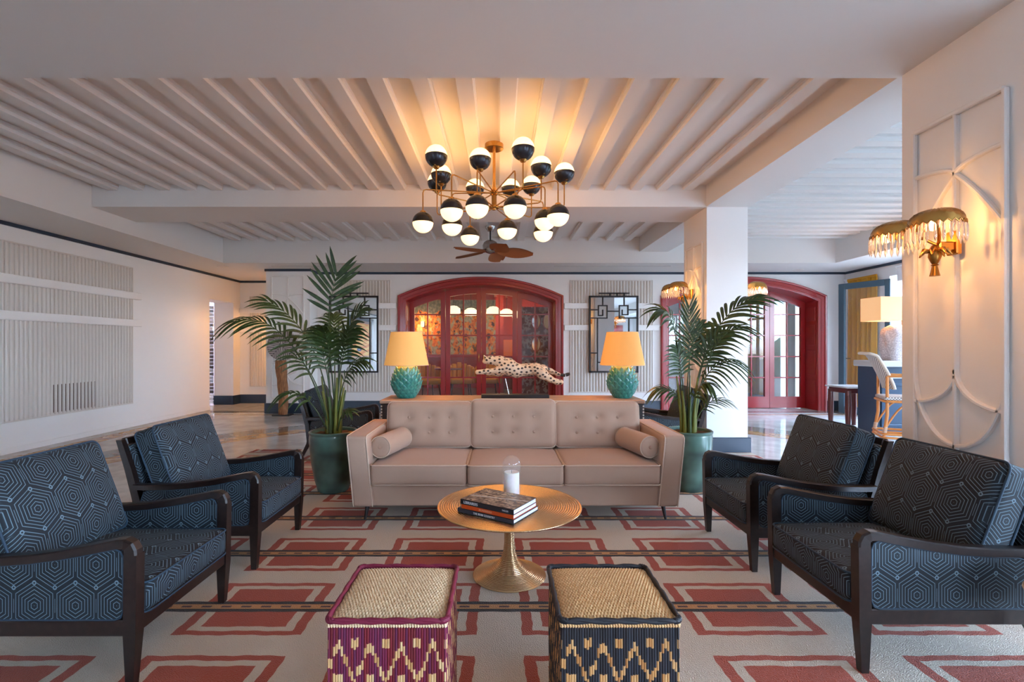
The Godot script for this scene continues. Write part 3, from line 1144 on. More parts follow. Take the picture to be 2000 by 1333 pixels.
func build_beyond() -> void:
	# ---- the dining room behind the centre doors
	var g := Geo.new()
	g.span(Vector3(-4.4, 0, -15.2), Vector3(2.9, 3.2, -15.4))
	g.span(Vector3(-4.4, 0, -10.27), Vector3(-4.2, 3.2, -15.4))
	g.span(Vector3(2.7, 0, -10.27), Vector3(2.9, 3.2, -15.4))
	structure("wall_dining", g, M.redwall, "deep red walls of the dining room behind the centre doors")
	g = Geo.new()
	g.span(Vector3(-4.4, 3.2, -10.27), Vector3(2.9, 3.4, -15.4))
	structure("ceiling_dining", g, M.greyceil, "blue grey ceiling of the dining room")
	g = Geo.new()
	g.span(Vector3(-4.2, 0.0, -10.3), Vector3(2.7, 0.004, -15.2))
	structure("floor_dining", g, M.darkfloor, "dark floor of the dining room")
	var mu := Geo.new()
	mu.quad(Vector3(-1.5, 0, 0.03), Vector3(1.5, 0, 0.03), Vector3(1.5, 1.7, 0.03), Vector3(-1.5, 1.7, 0.03))
	mu.span(Vector3(-1.5, 0, 0), Vector3(1.5, 1.7, 0.029))
	var mural := solo("mural", mu, M.jungle, "orange and pale green painted mural on the dining room wall", "mural", Vector3(-1.55, 1.05, -15.2))
	var mf := Geo.new()
	for s in [-1.0, 1.0]:
		mf.span(Vector3(s * 1.5 - 0.05, -0.05, 0), Vector3(s * 1.5 + 0.05, 1.75, 0.06))
	mf.span(Vector3(-1.55, -0.07, 0), Vector3(1.55, 0.0, 0.06))
	mf.span(Vector3(-1.55, 1.7, 0), Vector3(1.55, 1.77, 0.06))
	part(mural, "frame", mf, M.red)
	# a partition with oval mirrors at the right
	g = Geo.new()
	g.span(Vector3(0.55, 0, -12.3), Vector3(2.7, 2.3, -12.42))
	structure("wall_partition", g, M.floral, "floral partition behind the right leaves of the centre doors")
	var on := 0
	for o in [[0.93, 1.93], [1.22, 1.93], [0.93, 1.36]]:
		var og := Geo.new()
		var rows := []
		for k in 24:
			var a := TAU * k / 24
			rows.append(Vector2(cos(a) * 0.105, sin(a) * 0.19))
		og.prism(rows, 0.0, 0.02)
		var ol: String = ["upper left oval mirror on the floral partition", "upper right oval mirror on the floral partition", "lower oval mirror on the floral partition"][on]
		on += 1
		var om := solo("oval_mirror", og, M.mosaic_pale, ol, "mirror", Vector3(o[0], o[1], -12.3), 0.0, "oval mirrors in the dining room")
		var rg := Geo.new()
		var loop := []
		for k in 25:
			var a := TAU * k / 24
			loop.append(Vector3(cos(a) * 0.11, sin(a) * 0.195, 0.02))
		rg.tube(loop, 0.013, 6, false)
		part(om, "frame", rg, M.redwall)
	# orange lit bar behind
	g = Geo.new()
	g.span(Vector3(-0.45, 0, -0.2), Vector3(0.45, 0.95, 0.2), 0.01)
	var bar := thing("bar_cabinet", "orange bar cabinet glimpsed behind the leopard", "cabinet", Vector3(0.42, 0, -14.9))
	part(bar, "body", g, M.mahogany)
	g = Geo.new()
	g.span(Vector3(-0.42, 1.0, -0.12), Vector3(0.42, 1.5, 0.1), 0.01)
	part(bar, "back_shelf", g, mat(rgb8(224, 116, 26), 0.5))
	# a red column between bar and mural
	g = Geo.new()
	g.span(Vector3(-0.1, 0, -13.6), Vector3(0.12, 3.2, -13.8))
	structure("wall_column", g, M.redwall, "dark red column in the dining room")
	# scalloped mustard armchairs
	var proto: Node3D = null
	var ci := 0
	for c in [[-1.02, 12.75, 0.2], [-1.85, 12.5, 0.6], [-0.28, 12.95, -0.2], [-2.55, 11.9, 2.2]]:
		var lab: String = ["mustard scallop backed armchair behind the second door leaf", "mustard scallop backed armchair beside the left lamp", "mustard scallop backed armchair behind the leopard's head", "mustard scallop backed armchair at the dining room's left wall"][ci]
		ci += 1
		if proto == null:
			proto = thing("scallop_armchair", lab, "armchair", P(c[0], 0, c[1]), c[2], "mustard dining chairs")
			var sg := Geo.new()
			sg.soft(Vector3(0, 0.4, 0.05), Vector3(0.56, 0.14, 0.5), 0.05, 4)
			part(proto, "seat", sg, M.mustard_velvet)
			for k in 9:
				var a := lerpf(-1.75, 1.75, k / 8.0)
				var cg := Geo.new()
				cg.soft(Vector3.ZERO, Vector3(0.13, 0.55 - 0.14 * absf(a) / 1.75, 0.07), 0.034, 3, Vector3(0, 0, 0.01))
				var cp := part(proto, "back_channel", cg, M.mustard_velvet)
				cp.position = Vector3(sin(a) * 0.33, 0.60 - 0.07 * absf(a) / 1.75, 0.05 - cos(a) * 0.3)
				cp.rotation.y = -a
			for sx in [-1, 1]:
				for sz in [-1, 1]:
					var lg := Geo.new()
					lg.tube([Vector3(sx * 0.22, 0.34, sz * 0.18 + 0.03), Vector3(sx * 0.26, 0.0, sz * 0.22 + 0.03)], [0.02, 0.011], 8)
					part(proto, "leg", lg, M.black)
		else:
			copy_of(proto, "scallop_armchair", lab, P(c[0], 0, c[1]), c[2])
	# table in front of the armchairs
	g = Geo.new()
	var tb := thing("dining_table", "small dark dining table before the mustard armchairs", "table", P(-1.25, 0, 12.0))
	g.lathe([Vector2(0, 0.76), Vector2(0.33, 0.76), Vector2(0.34, 0.75), Vector2(0.34, 0.73), Vector2(0, 0.73)], 28)
	part(tb, "table_top", g, M.mahogany)
	g = Geo.new()
	g.lathe([Vector2(0.03, 0.73), Vector2(0.03, 0.06), Vector2(0.2, 0.02), Vector2(0.2, 0.0), Vector2(0, 0.0)], 20)
	part(tb, "pedestal", g, M.black)
	# hanging lamps and wall lights that light the dining room
	var pl := ["left pendant lamp above the mustard armchairs", "middle pendant lamp above the mustard armchairs", "pendant lamp seen above the leopard", "pendant lamp by the red column", "pendant lamp above the orange bar"]
	var pi := 0
	for c in [[-1.15, 12.2], [-0.75, 12.9], [-0.15, 12.4], [0.2, 13.2], [0.55, 14.0]]:
		var pt := thing("pendant_lamp", pl[pi], "pendant lamp", P(c[0], 0, c[1]), 0.0, "white pendants of the dining room")
		pi += 1
		var pg := Geo.new()
		pg.lathe([Vector2(0.03, 2.32), Vector2(0.09, 2.31), Vector2(0.17, 2.25), Vector2(0.18, 2.13), Vector2(0.15, 2.12), Vector2(0, 2.12)], 24)
		part(pt, "lamp_shade", pg, M.pendant)
		var cg := Geo.new()
		cg.tube([Vector3(0, 2.3, 0), Vector3(0, 3.2, 0)], 0.006, 6)
		part(pt, "cord", cg, M.black)
		omni(pt, Vector3(0, 2.2, 0), Color(1.0, 0.82, 0.55), 0.55, 0.1)
	var wl := ["wall light on the red wall behind the left lamp", "wall light on the red wall above the orange bar"]
	pi = 0
	for c in [[-2.35, 1.98, 14.9], [1.05, 1.98, 14.9]]:
		var wt := thing("wall_light", wl[pi], "wall light", P(c[0], c[1], c[2]), 0.0, "wall lights of the dining room")
		pi += 1
		var wg := Geo.new()
		wg.lathe([Vector2(0, 0.1), Vector2(0.05, 0.09), Vector2(0.06, 0.0), Vector2(0.05, -0.08), Vector2(0, -0.09)], 16)
		part(wt, "lamp_shade", wg, M.pendant)
		var bg := Geo.new()
		bg.span(Vector3(-0.04, -0.1, -0.3), Vector3(0.04, 0.1, -0.27), 0.005)
		bg.tube([Vector3(0, -0.05, -0.28), Vector3(0, -0.1, -0.1), Vector3(0, -0.08, 0)], 0.01, 6)
		part(wt, "bracket", bg, M.brass)
		omni(wt, Vector3(0, 0.0, 0), Color(1.0, 0.66, 0.36), 0.8, 0.05)
	# ---- the conservatory behind the right doors
	g = Geo.new()
	g.span(Vector3(2.95, 0, -14.2), Vector3(WR + 0.3, 3.2, -14.4))
	g.span(Vector3(2.93, 0, -10.27), Vector3(3.1, 3.2, -14.4))
	for k in [[-10.27, -11.3], [-11.5, -11.85], [-12.1, -12.4], [-12.5, -14.2]]:
		g.span(Vector3(WR, 0, k[0]), Vector3(WR + 0.2, 3.2, k[1]))
	g.span(Vector3(WR, 2.4, -11.3), Vector3(WR + 0.2, 3.2, -12.5))
	g.span(Vector3(2.95, 3.2, -10.27), Vector3(WR + 0.3, 3.4, -14.4))
	structure("wall_garden_room", g, M.white, "pale walls of the garden room behind the right doors")
	curtain("mustard curtain in the garden room behind the right doors", Vector3(6.88, 0.02, -13.25), -PI / 2, 1.2, 2.6, 8, M.mustard, 4)
	curtain("mustard curtain at the garden room's left end", Vector3(4.0, 0.02, -13.9), 0.0, 1.6, 2.6, 10, M.mustard, 5)
	# ---- outside
	g = Geo.new()
	g.span(Vector3(WR + 0.3, -0.14, 30), Vector3(40, -0.02, -40))
	g.span(Vector3(-30, -0.14, ZF + 0.3), Vector3(WR + 0.3, -0.02, 30))
	structure("ground_terrace", g, M.terrace, "pale paved terrace outside the windows")
	g = Geo.new()
	g.soft(Vector3(0, 1.45, 0), Vector3(0.9, 2.9, 6.4), 0.2, 12, Vector3(0.05, 0.05, 0.05), Basis(), func(p: Vector3) -> Vector3: return p + Vector3(sin(p.y * 9.0 + p.z * 7.0), sin(p.x * 11.0 + p.z * 8.0), sin(p.x * 9.0 + p.y * 10.0)) * 0.06)
	solo("clipped_hedge", g, M.hedge, "tall clipped hedge outside the garden room windows", "hedge", Vector3(9.3, -0.02, -13.2))
	rng.seed = 31
	for k in 7:
		var h := Geo.new()
		h.soft(Vector3(0, 0.8, 0), Vector3(1.7, 1.9, 1.3), 0.45, 7, Vector3(0.05, 0.1, 0.05), Basis(), func(p: Vector3) -> Vector3: return p + Vector3(sin(p.y * 13.0 + p.z * 9.0), sin(p.x * 11.0 + p.z * 12.0), sin(p.x * 9.0 + p.y * 14.0)) * 0.05)
		solo("garden_shrub", h, M.hedge, ["clipped garden shrub outside, nearest the terrace door", "second clipped garden shrub outside", "third clipped garden shrub outside", "fourth clipped garden shrub outside", "fifth clipped garden shrub outside", "sixth clipped garden shrub outside", "farthest clipped garden shrub outside the garden room"][k], "shrub", Vector3(12.5 + 0.4 * sin(k * 2.0), -0.12, 0.0 - k * 2.4), 0.3 * k, "shrubs of the garden")


func curtain(label: String, at: Vector3, turn: float, width: float, height: float, folds: int, m: Material, seed_: int, deep := 1.0) -> Node3D:
	var t := thing("curtain", label, "curtain", at, turn)
	var rows := []
	var nn := folds * 8
	var r := RandomNumberGenerator.new()
	r.seed = seed_
	var ph := []
	for k in folds + 1:
		ph.append(r.randf_range(0.7, 1.3))
	for i in 7:
		var row := []
		var f := i / 6.0
		for j in nn + 1:
			var q := float(j) / 8.0
			var amp: float = lerpf(0.035, 0.055, f) * ph[int(q)] * deep
			row.append(Vector3(-width / 2 + width * j / nn + 0.012 * sin(q * 9.0 + f * 2.0), height * (1.0 - f), sin(q * TAU) * amp))
		rows.append(row)
	var g := Geo.new()
	g.sheet(rows, false, true)
	var back := []
	for row in rows:
		var nr := []
		for p in row:
			nr.append(p - Vector3(0, 0, 0.004))
		back.append(nr)
	g.sheet(back)
	part(t, "cloth", g, m)
	var hg := Geo.new()
	hg.span(Vector3(-width / 2, height - 0.02, -0.03 * deep), Vector3(width / 2, height + 0.03, 0.03 * deep), 0.008)
	part(t, "heading", hg, m)
	return t


# ---------------------------------------------------------------- furniture
func rounded_loop(w: float, h: float, r: float, seg := 5) -> Array:
	# closed loop of Vector2 round a rounded rectangle
	var a := []
	for c in [[1, 1, 0.0], [-1, 1, PI / 2], [-1, -1, PI], [1, -1, PI * 1.5]]:
		for k in seg + 1:
			var q: float = c[2] + PI / 2 * k / seg
			a.append(Vector2(c[0] * (w / 2 - r) + cos(q) * r, c[1] * (h / 2 - r) + sin(q) * r))
	a.append(a[0])
	return a


func build_rug() -> void:
	var x0 := -3.05
	var x1 := 3.05
	var z0 := 1.4
	var z1 := -6.08
	var t := thing("patterned_rug", "cream rug with brick red rectangles and dashed gold stripes under the seating", "rug")
	var g := Geo.new()
	var y := 0.012
	var uv := func(x: float, z: float) -> Vector2: return Vector2(x / 0.785, (z + 2.407) / 0.62 + 0.5)
	var n := Vector3.UP
	var i := g.vert(Vector3(x0, y, z0), n, uv.call(x0, z0))
	g.vert(Vector3(x1, y, z0), n, uv.call(x1, z0))
	g.vert(Vector3(x1, y, z1), n, uv.call(x1, z1))
	g.vert(Vector3(x0, y, z1), n, uv.call(x0, z1))
	g.face(i, i + 1, i + 2)
	g.face(i, i + 2, i + 3)
	part(t, "pile", g, M.rug)
	g = Geo.new()
	g.span(Vector3(x0, 0.002, z0), Vector3(x1, 0.0115, z1))
	part(t, "backing", g, M.rugedge)


func make_armchair(label: String) -> Node3D:
	# front is +z, the floor at y = 0
	var t := thing("armchair", label, "armchair", Vector3.ZERO, 0.0, "blue patterned lounge armchairs")
	for s in [-1.0, 1.0]:
		# front leg running up into the arm post
		var g := Geo.new()
		var rows := []
		for q in [[0.0, 0.302, 0.355, 0.014, 0.015], [0.2, 0.302, 0.36, 0.022, 0.024], [0.5, 0.304, 0.365, 0.022, 0.024]]:
			rows.append(q)
		var secs := []
		for q in rows:
			secs.append([Vector3(s * q[1] - q[3], q[0], q[2] - q[4]), Vector3(s * q[1] + q[3], q[0], q[2] - q[4]), Vector3(s * q[1] + q[3], q[0], q[2] + q[4]), Vector3(s * q[1] - q[3], q[0], q[2] + q[4])])
		for k in secs.size() - 1:
			for e in 4:
				g.out_quad(secs[k][e], secs[k][(e + 1) % 4], secs[k + 1][(e + 1) % 4], secs[k + 1][e], Vector3(s * 0.302, (rows[k][0] + rows[k + 1][0]) / 2, 0.36))
		g.quad(secs[0][0], secs[0][1], secs[0][2], secs[0][3])
		part(t, "leg", g, M.darkwood)
		# back leg
		g = Geo.new()
		var bl := [[0.0, -0.41, 0.014], [0.2, -0.31, 0.023], [0.26, -0.30, 0.023]]
		secs = []
		for q in bl:
			secs.append([Vector3(s * 0.295 - q[2], q[0], q[1] - q[2]), Vector3(s * 0.295 + q[2], q[0], q[1] - q[2]), Vector3(s * 0.295 + q[2], q[0], q[1] + q[2]), Vector3(s * 0.295 - q[2], q[0], q[1] + q[2])])
		for k in secs.size() - 1:
			for e in 4:
				g.out_quad(secs[k][e], secs[k][(e + 1) % 4], secs[k + 1][(e + 1) % 4], secs[k + 1][e], (secs[k][0] + secs[k][2] + secs[k + 1][0] + secs[k + 1][2]) / 4)
		part(t, "leg", g, M.darkwood)
		# arm: from the top of the post round a corner and back, dipping towards the back
		g = Geo.new()
		var line := [Vector2(0.365, 0.49), Vector2(0.364, 0.515), Vector2(0.356, 0.534), Vector2(0.34, 0.543), Vector2(0.31, 0.542), Vector2(0.22, 0.524), Vector2(0.10, 0.502), Vector2(-0.02, 0.486), Vector2(-0.14, 0.478), Vector2(-0.26, 0.476), Vector2(-0.335, 0.478)]
		secs = []
		for k in line.size():
			var a: Vector2 = line[maxi(k - 1, 0)]
			var c: Vector2 = line[mini(k + 1, line.size() - 1)]
			var d := (c - a).normalized()
			var nn := Vector2(d.y, -d.x)  # points up over the arm
			if k == 0:
				nn = Vector2(1, 0)
			var th := lerpf(0.024, 0.016, minf(1.0, k / 4.0))
			var p: Vector2 = line[k]
			var hw := 0.022 if k < 3 else 0.024
			secs.append([Vector3(s * 0.304 - hw, p.y - nn.y * th, p.x - nn.x * th), Vector3(s * 0.304 + hw, p.y - nn.y * th, p.x - nn.x * th), Vector3(s * 0.304 + hw, p.y + nn.y * th * 0.7, p.x + nn.x * th * 0.7), Vector3(s * 0.304 + hw * 0.7, p.y + nn.y * th, p.x + nn.x * th), Vector3(s * 0.304 - hw * 0.7, p.y + nn.y * th, p.x + nn.x * th), Vector3(s * 0.304 - hw, p.y + nn.y * th * 0.7, p.x + nn.x * th * 0.7)])
		for k in secs.size() - 1:
			var mid := Vector3.ZERO
			for e in 6:
				mid += secs[k][e] + secs[k + 1][e]
			mid /= 12.0
			for e in 6:
				g.out_quad(secs[k][e], secs[k][(e + 1) % 6], secs[k + 1][(e + 1) % 6], secs[k + 1][e], mid)
		part(t, "arm", g, M.darkwood)
		# upholstered side with piping
		var poly := []
		for q in [Vector2(-0.275, 0.256), Vector2(0.30, 0.256), Vector2(0.325, 0.265), Vector2(0.335, 0.29), Vector2(0.335, 0.49), Vector2(0.325, 0.513), Vector2(0.305, 0.522), Vector2(0.22, 0.505), Vector2(0.10, 0.484), Vector2(-0.02, 0.468), Vector2(-0.14, 0.459), Vector2(-0.24, 0.456), Vector2(-0.275, 0.445), Vector2(-0.29, 0.40)]:
			poly.append(q)
		g = Geo.new()
		g.prism(poly, 0.0, 0.03, Transform3D(Basis(Vector3(0, 0, 1), Vector3(0, 1, 0), Vector3(1, 0, 0)), Vector3(s * 0.304 - 0.015, 0, 0)))
		var sp := part(t, "side_panel", g, M.hex)
		for o in [-1.0, 1.0]:
			g = Geo.new()
			var loop := []
			for q in poly:
				loop.append(Vector3(s * 0.304 + o * 0.0155, q.y, q.x))
			loop.append(loop[0])
			g.tube(loop, 0.0035, 6, false)
			part(sp, "piping", g, M.velvet_pipe)
		# side rail and back post
		g = Geo.new()
		g.span(Vector3(s * 0.304 - 0.02, 0.195, 0.36), Vector3(s * 0.304 + 0.02, 0.256, -0.31), 0.004)
		part(t, "side_rail", g, M.darkwood)
		g = Geo.new()
		var bp := [[0.22, -0.305, 0.024], [0.40, -0.325, 0.022], [0.58, -0.372, 0.02], [0.745, -0.425, 0.016]]
		secs = []
		for q in bp:
			secs.append([Vector3(s * 0.295 - 0.018, q[0], q[1] - q[2]), Vector3(s * 0.295 + 0.018, q[0], q[1] - q[2]), Vector3(s * 0.295 + 0.018, q[0], q[1] + q[2]), Vector3(s * 0.295 - 0.018, q[0], q[1] + q[2])])
		for k in secs.size() - 1:
			for e in 4:
				g.out_quad(secs[k][e], secs[k][(e + 1) % 4], secs[k + 1][(e + 1) % 4], secs[k + 1][e], (secs[k][0] + secs[k][2] + secs[k + 1][0] + secs[k + 1][2]) / 4)
		g.quad(secs[3][3], secs[3][2], secs[3][1], secs[3][0])
		part(t, "back_post", g, M.darkwood)
	var g2 := Geo.new()
	g2.span(Vector3(-0.285, 0.195, 0.34), Vector3(0.285, 0.256, 0.378), 0.005)
	part(t, "front_rail", g2, M.darkwood)
	g2 = Geo.new()
	g2.span(Vector3(-0.285, 0.195, -0.295), Vector3(0.285, 0.256, -0.33), 0.005)
	part(t, "back_rail", g2, M.darkwood)
	g2 = Geo.new()
	var tilt := Basis(Vector3.RIGHT, -0.29)
	g2.box(Vector3(0, 0.73, -0.418), Vector3(0.56, 0.045, 0.036), 0.006, tilt)
	part(t, "top_rail", g2, M.darkwood)
	g2 = Geo.new()
	g2.soft(Vector3(0, 0.485, -0.335), Vector3(0.555, 0.47, 0.05), 0.02, 3, Vector3.ZERO, Basis(Vector3.RIGHT, -0.24))
	part(t, "back_panel", g2, M.hex)
	g2 = Geo.new()
	g2.soft(Vector3(0, 0.318, 0.05), Vector3(0.56, 0.125, 0.69), 0.03, 8, Vector3(0.0, 0.028, 0.006), Basis(), func(p: Vector3) -> Vector3: return p if p.y > 0 else Vector3(p.x, maxf(p.y, -0.0625), p.z))
	var seat := part(t, "seat_cushion", g2, M.hex)
	for yy in [0.376, 0.262]:
		g2 = Geo.new()
		var loop := []
		for q in rounded_loop(0.556, 0.694, 0.035):
			loop.append(Vector3(q.x, yy, 0.05 + q.y))
		g2.tube(loop, 0.0045, 6, false)
		part(seat, "piping", g2, M.velvet_pipe)
	# loose back cushion: a fat square pillow leaning on the back
	var lean := Basis(Vector3.RIGHT, -0.36)
	g2 = Geo.new()
	g2.soft(Vector3.ZERO, Vector3(0.56, 0.45, 0.14), 0.035, 8, Vector3(0.004, 0.008, 0.035), Basis())
	var bc := part(t, "back_cushion", g2, M.hex)
	bc.transform = Transform3D(lean, Vector3(0, 0.588, -0.232))
	for zz in [-0.054, 0.054]:
		g2 = Geo.new()
		var loop := []
		for q in rounded_loop(0.562, 0.452, 0.035):
			loop.append(Vector3(q.x, q.y, zz))
		g2.tube(loop, 0.005, 6, false)
		part(bc, "piping", g2, M.velvet_pipe)
	return t


func build_armchairs() -> void:
	var a := make_armchair("near left blue armchair cut by the picture's left edge")
	a.position = Vector3(-1.75, 0.013, -2.15)
	a.rotation.y = PI / 2
	copy_of(a, "armchair", "blue armchair on the left standing nearer to the sofa", Vector3(-1.77, 0.013, -3.117), PI / 2)
	copy_of(a, "armchair", "near right blue armchair beside the moulded pier", Vector3(1.795, 0.013, -2.228), -PI / 2)
	copy_of(a, "armchair", "blue armchair on the right standing nearer to the sofa", Vector3(1.812, 0.013, -3.087), -PI / 2)
	copy_of(a, "armchair", "far blue armchair behind the left potted palm", Vector3(-1.86, 0.013, -5.78), PI / 2 + 0.12)
	copy_of(a, "armchair", "far blue armchair behind the right potted palm", Vector3(1.93, 0.013, -5.72), -PI / 2 - 0.1)


func build_sofa() -> void:
	var t := thing("tufted_sofa", "beige three seat sofa with buttoned back, pale piping and bolsters", "sofa", Vector3(0.12, 0.0165, -4.0))
	var g := Geo.new()
	g.soft(Vector3(0, 0.177, 0.0), Vector3(2.18, 0.155, 0.80), 0.015, 3)
	part(t, "base", g, M.sofa)
	g = Geo.new()
	g.soft(Vector3(0, 0.35, -0.37), Vector3(2.2, 0.5, 0.13), 0.03, 3)
	part(t, "back_frame", g, M.sofa)
	for s in [-1.0, 1.0]:
		g = Geo.new()
		g.soft(Vector3(s * 1.148, 0.362, 0.0), Vector3(0.155, 0.525, 0.85), 0.025, 4, Vector3(0.008, 0.004, 0.004), Basis(), func(p: Vector3) -> Vector3: return p + Vector3(s * 0.025 * (p.y / 0.26), 0, 0))
		var arm := part(t, "arm", g, M.sofa)
		for e in [-1.0, 1.0]:
			g = Geo.new()
			var pts := []
			for q in [[-0.258, 0.421], [0.0, 0.424], [0.22, 0.424], [0.247, 0.418], [0.26, 0.398], [0.262, 0.2], [0.263, 0.0], [0.262, -0.3], [0.258, -0.41]]:
				pts.append(Vector3(s * 1.148 + e * 0.07 + s * 0.025 * (q[0] / 0.26), 0.362 + q[0], q[1]))
			g.tube(pts, 0.005, 6)
			part(arm, "piping", g, M.sofa_pipe)
	for k in 3:
		var x := -0.715 + 0.715 * k
		var wdt := 0.712
		g = Geo.new()
		var zc := 0.125 if k != 1 else 0.137
		g.soft(Vector3(x, 0.335, zc), Vector3(wdt, 0.155, 0.61), 0.03, 8, Vector3(0.0, 0.03, 0.012))
		var seat := part(t, "seat_cushion", g, M.sofa)
		for yy in [0.405, 0.262]:
			g = Geo.new()
			var loop := []
			for q in rounded_loop(wdt - 0.006, 0.615, 0.035):
				loop.append(Vector3(x + q.x, yy + 0.008 * cos(q.x / wdt * 2.4), zc + q.y + 0.006))
			g.tube(loop, 0.005, 6, false)
			part(seat, "piping", g, M.sofa_pipe)
		# back cushion with six buttons
		var hgt := 0.405 if k == 1 else 0.385
		var btn := []
		for bx in [-0.175, 0.0, 0.175]:
			for by in [-0.07, 0.058]:
				btn.append(Vector2(bx, by))
		g = Geo.new()
		g.soft(Vector3.ZERO, Vector3(wdt + 0.015, hgt, 0.19), 0.045, 20, Vector3(0.0, 0.008, 0.02), Basis(), func(p: Vector3) -> Vector3:
			if p.z > 0.0:
				var dz := 0.0
				for b in btn:
					var d2: float = (Vector2(p.x, p.y) - b).length_squared()
					dz += 0.02 * exp(-d2 / 0.0009) + 0.012 * exp(-d2 / 0.006)
				return p - Vector3(0, 0, dz)
			return p)
		var bcu := part(t, "back_cushion", g, M.sofa)
		bcu.transform = Transform3D(Basis(Vector3.RIGHT, -0.16), Vector3(x, 0.42 + hgt / 2 - 0.005, -0.225 + (0.015 if k == 1 else 0.0)))
		for b in btn:
			var bg := Geo.new()
			bg.lathe([Vector2(0.0, 0.009), Vector2(0.007, 0.0075), Vector2(0.012, 0.003), Vector2(0.013, -0.004)], 12)
			var bo := part(bcu, "button", bg, M.sofa)
			bo.transform = Transform3D(Basis(Vector3.RIGHT, PI / 2), Vector3(b.x, b.y, 0.083))
		g = Geo.new()
		var loop2 := []
		for q in rounded_loop(wdt + 0.012, hgt + 0.002, 0.05):
			loop2.append(Vector3(q.x, q.y, 0.066))
		g.tube(loop2, 0.0055, 6, false)
		part(bcu, "piping", g, M.sofa_pipe)
	# bolsters
	for s in [-1.0, 1.0]:
		g = Geo.new()
		var prof := [Vector2(0.0, 0.0), Vector2(0.03, -0.004), Vector2(0.06, -0.004), Vector2(0.078, 0.004), Vector2(0.084, 0.016), Vector2(0.086, 0.21), Vector2(0.084, 0.404), Vector2(0.078, 0.416), Vector2(0.06, 0.424), Vector2(0.0, 0.42)]
		g.lathe(prof, 28)
		var bo := part(t, "bolster", g, M.sofa)
		var axis := Vector3(-s * 0.22, -0.0, -1.0).normalized()
		var side := axis.cross(Vector3.UP).normalized()
		bo.transform = Transform3D(Basis(side, axis, side.cross(axis)), Vector3(s * 1.02, 0.522, 0.33))
		for yy in [0.004, 0.416]:
			g = Geo.new()
			var loop := []
			for k in 25:
				loop.append(Vector3(cos(TAU * k / 24) * 0.081, yy, sin(TAU * k / 24) * 0.081))
			g.tube(loop, 0.0045, 6, false)
			part(bo, "piping", g, M.sofa_pipe)
		g = Geo.new()
		g.lathe([Vector2(0.014, -0.002), Vector2(0.012, -0.009), Vector2(0.006, -0.012), Vector2(0.0, -0.012)], 12)
		part(bo, "button", g, M.sofa)
		for e in [[0.39], [-0.37]]:
			g = Geo.new()
			g.tube([Vector3(s * 1.10, 0.105, e[0] - 0.02), Vector3(s * 1.115, 0.0, e[0])], [0.017, 0.009], 10)
			part(t, "leg", g, M.black)


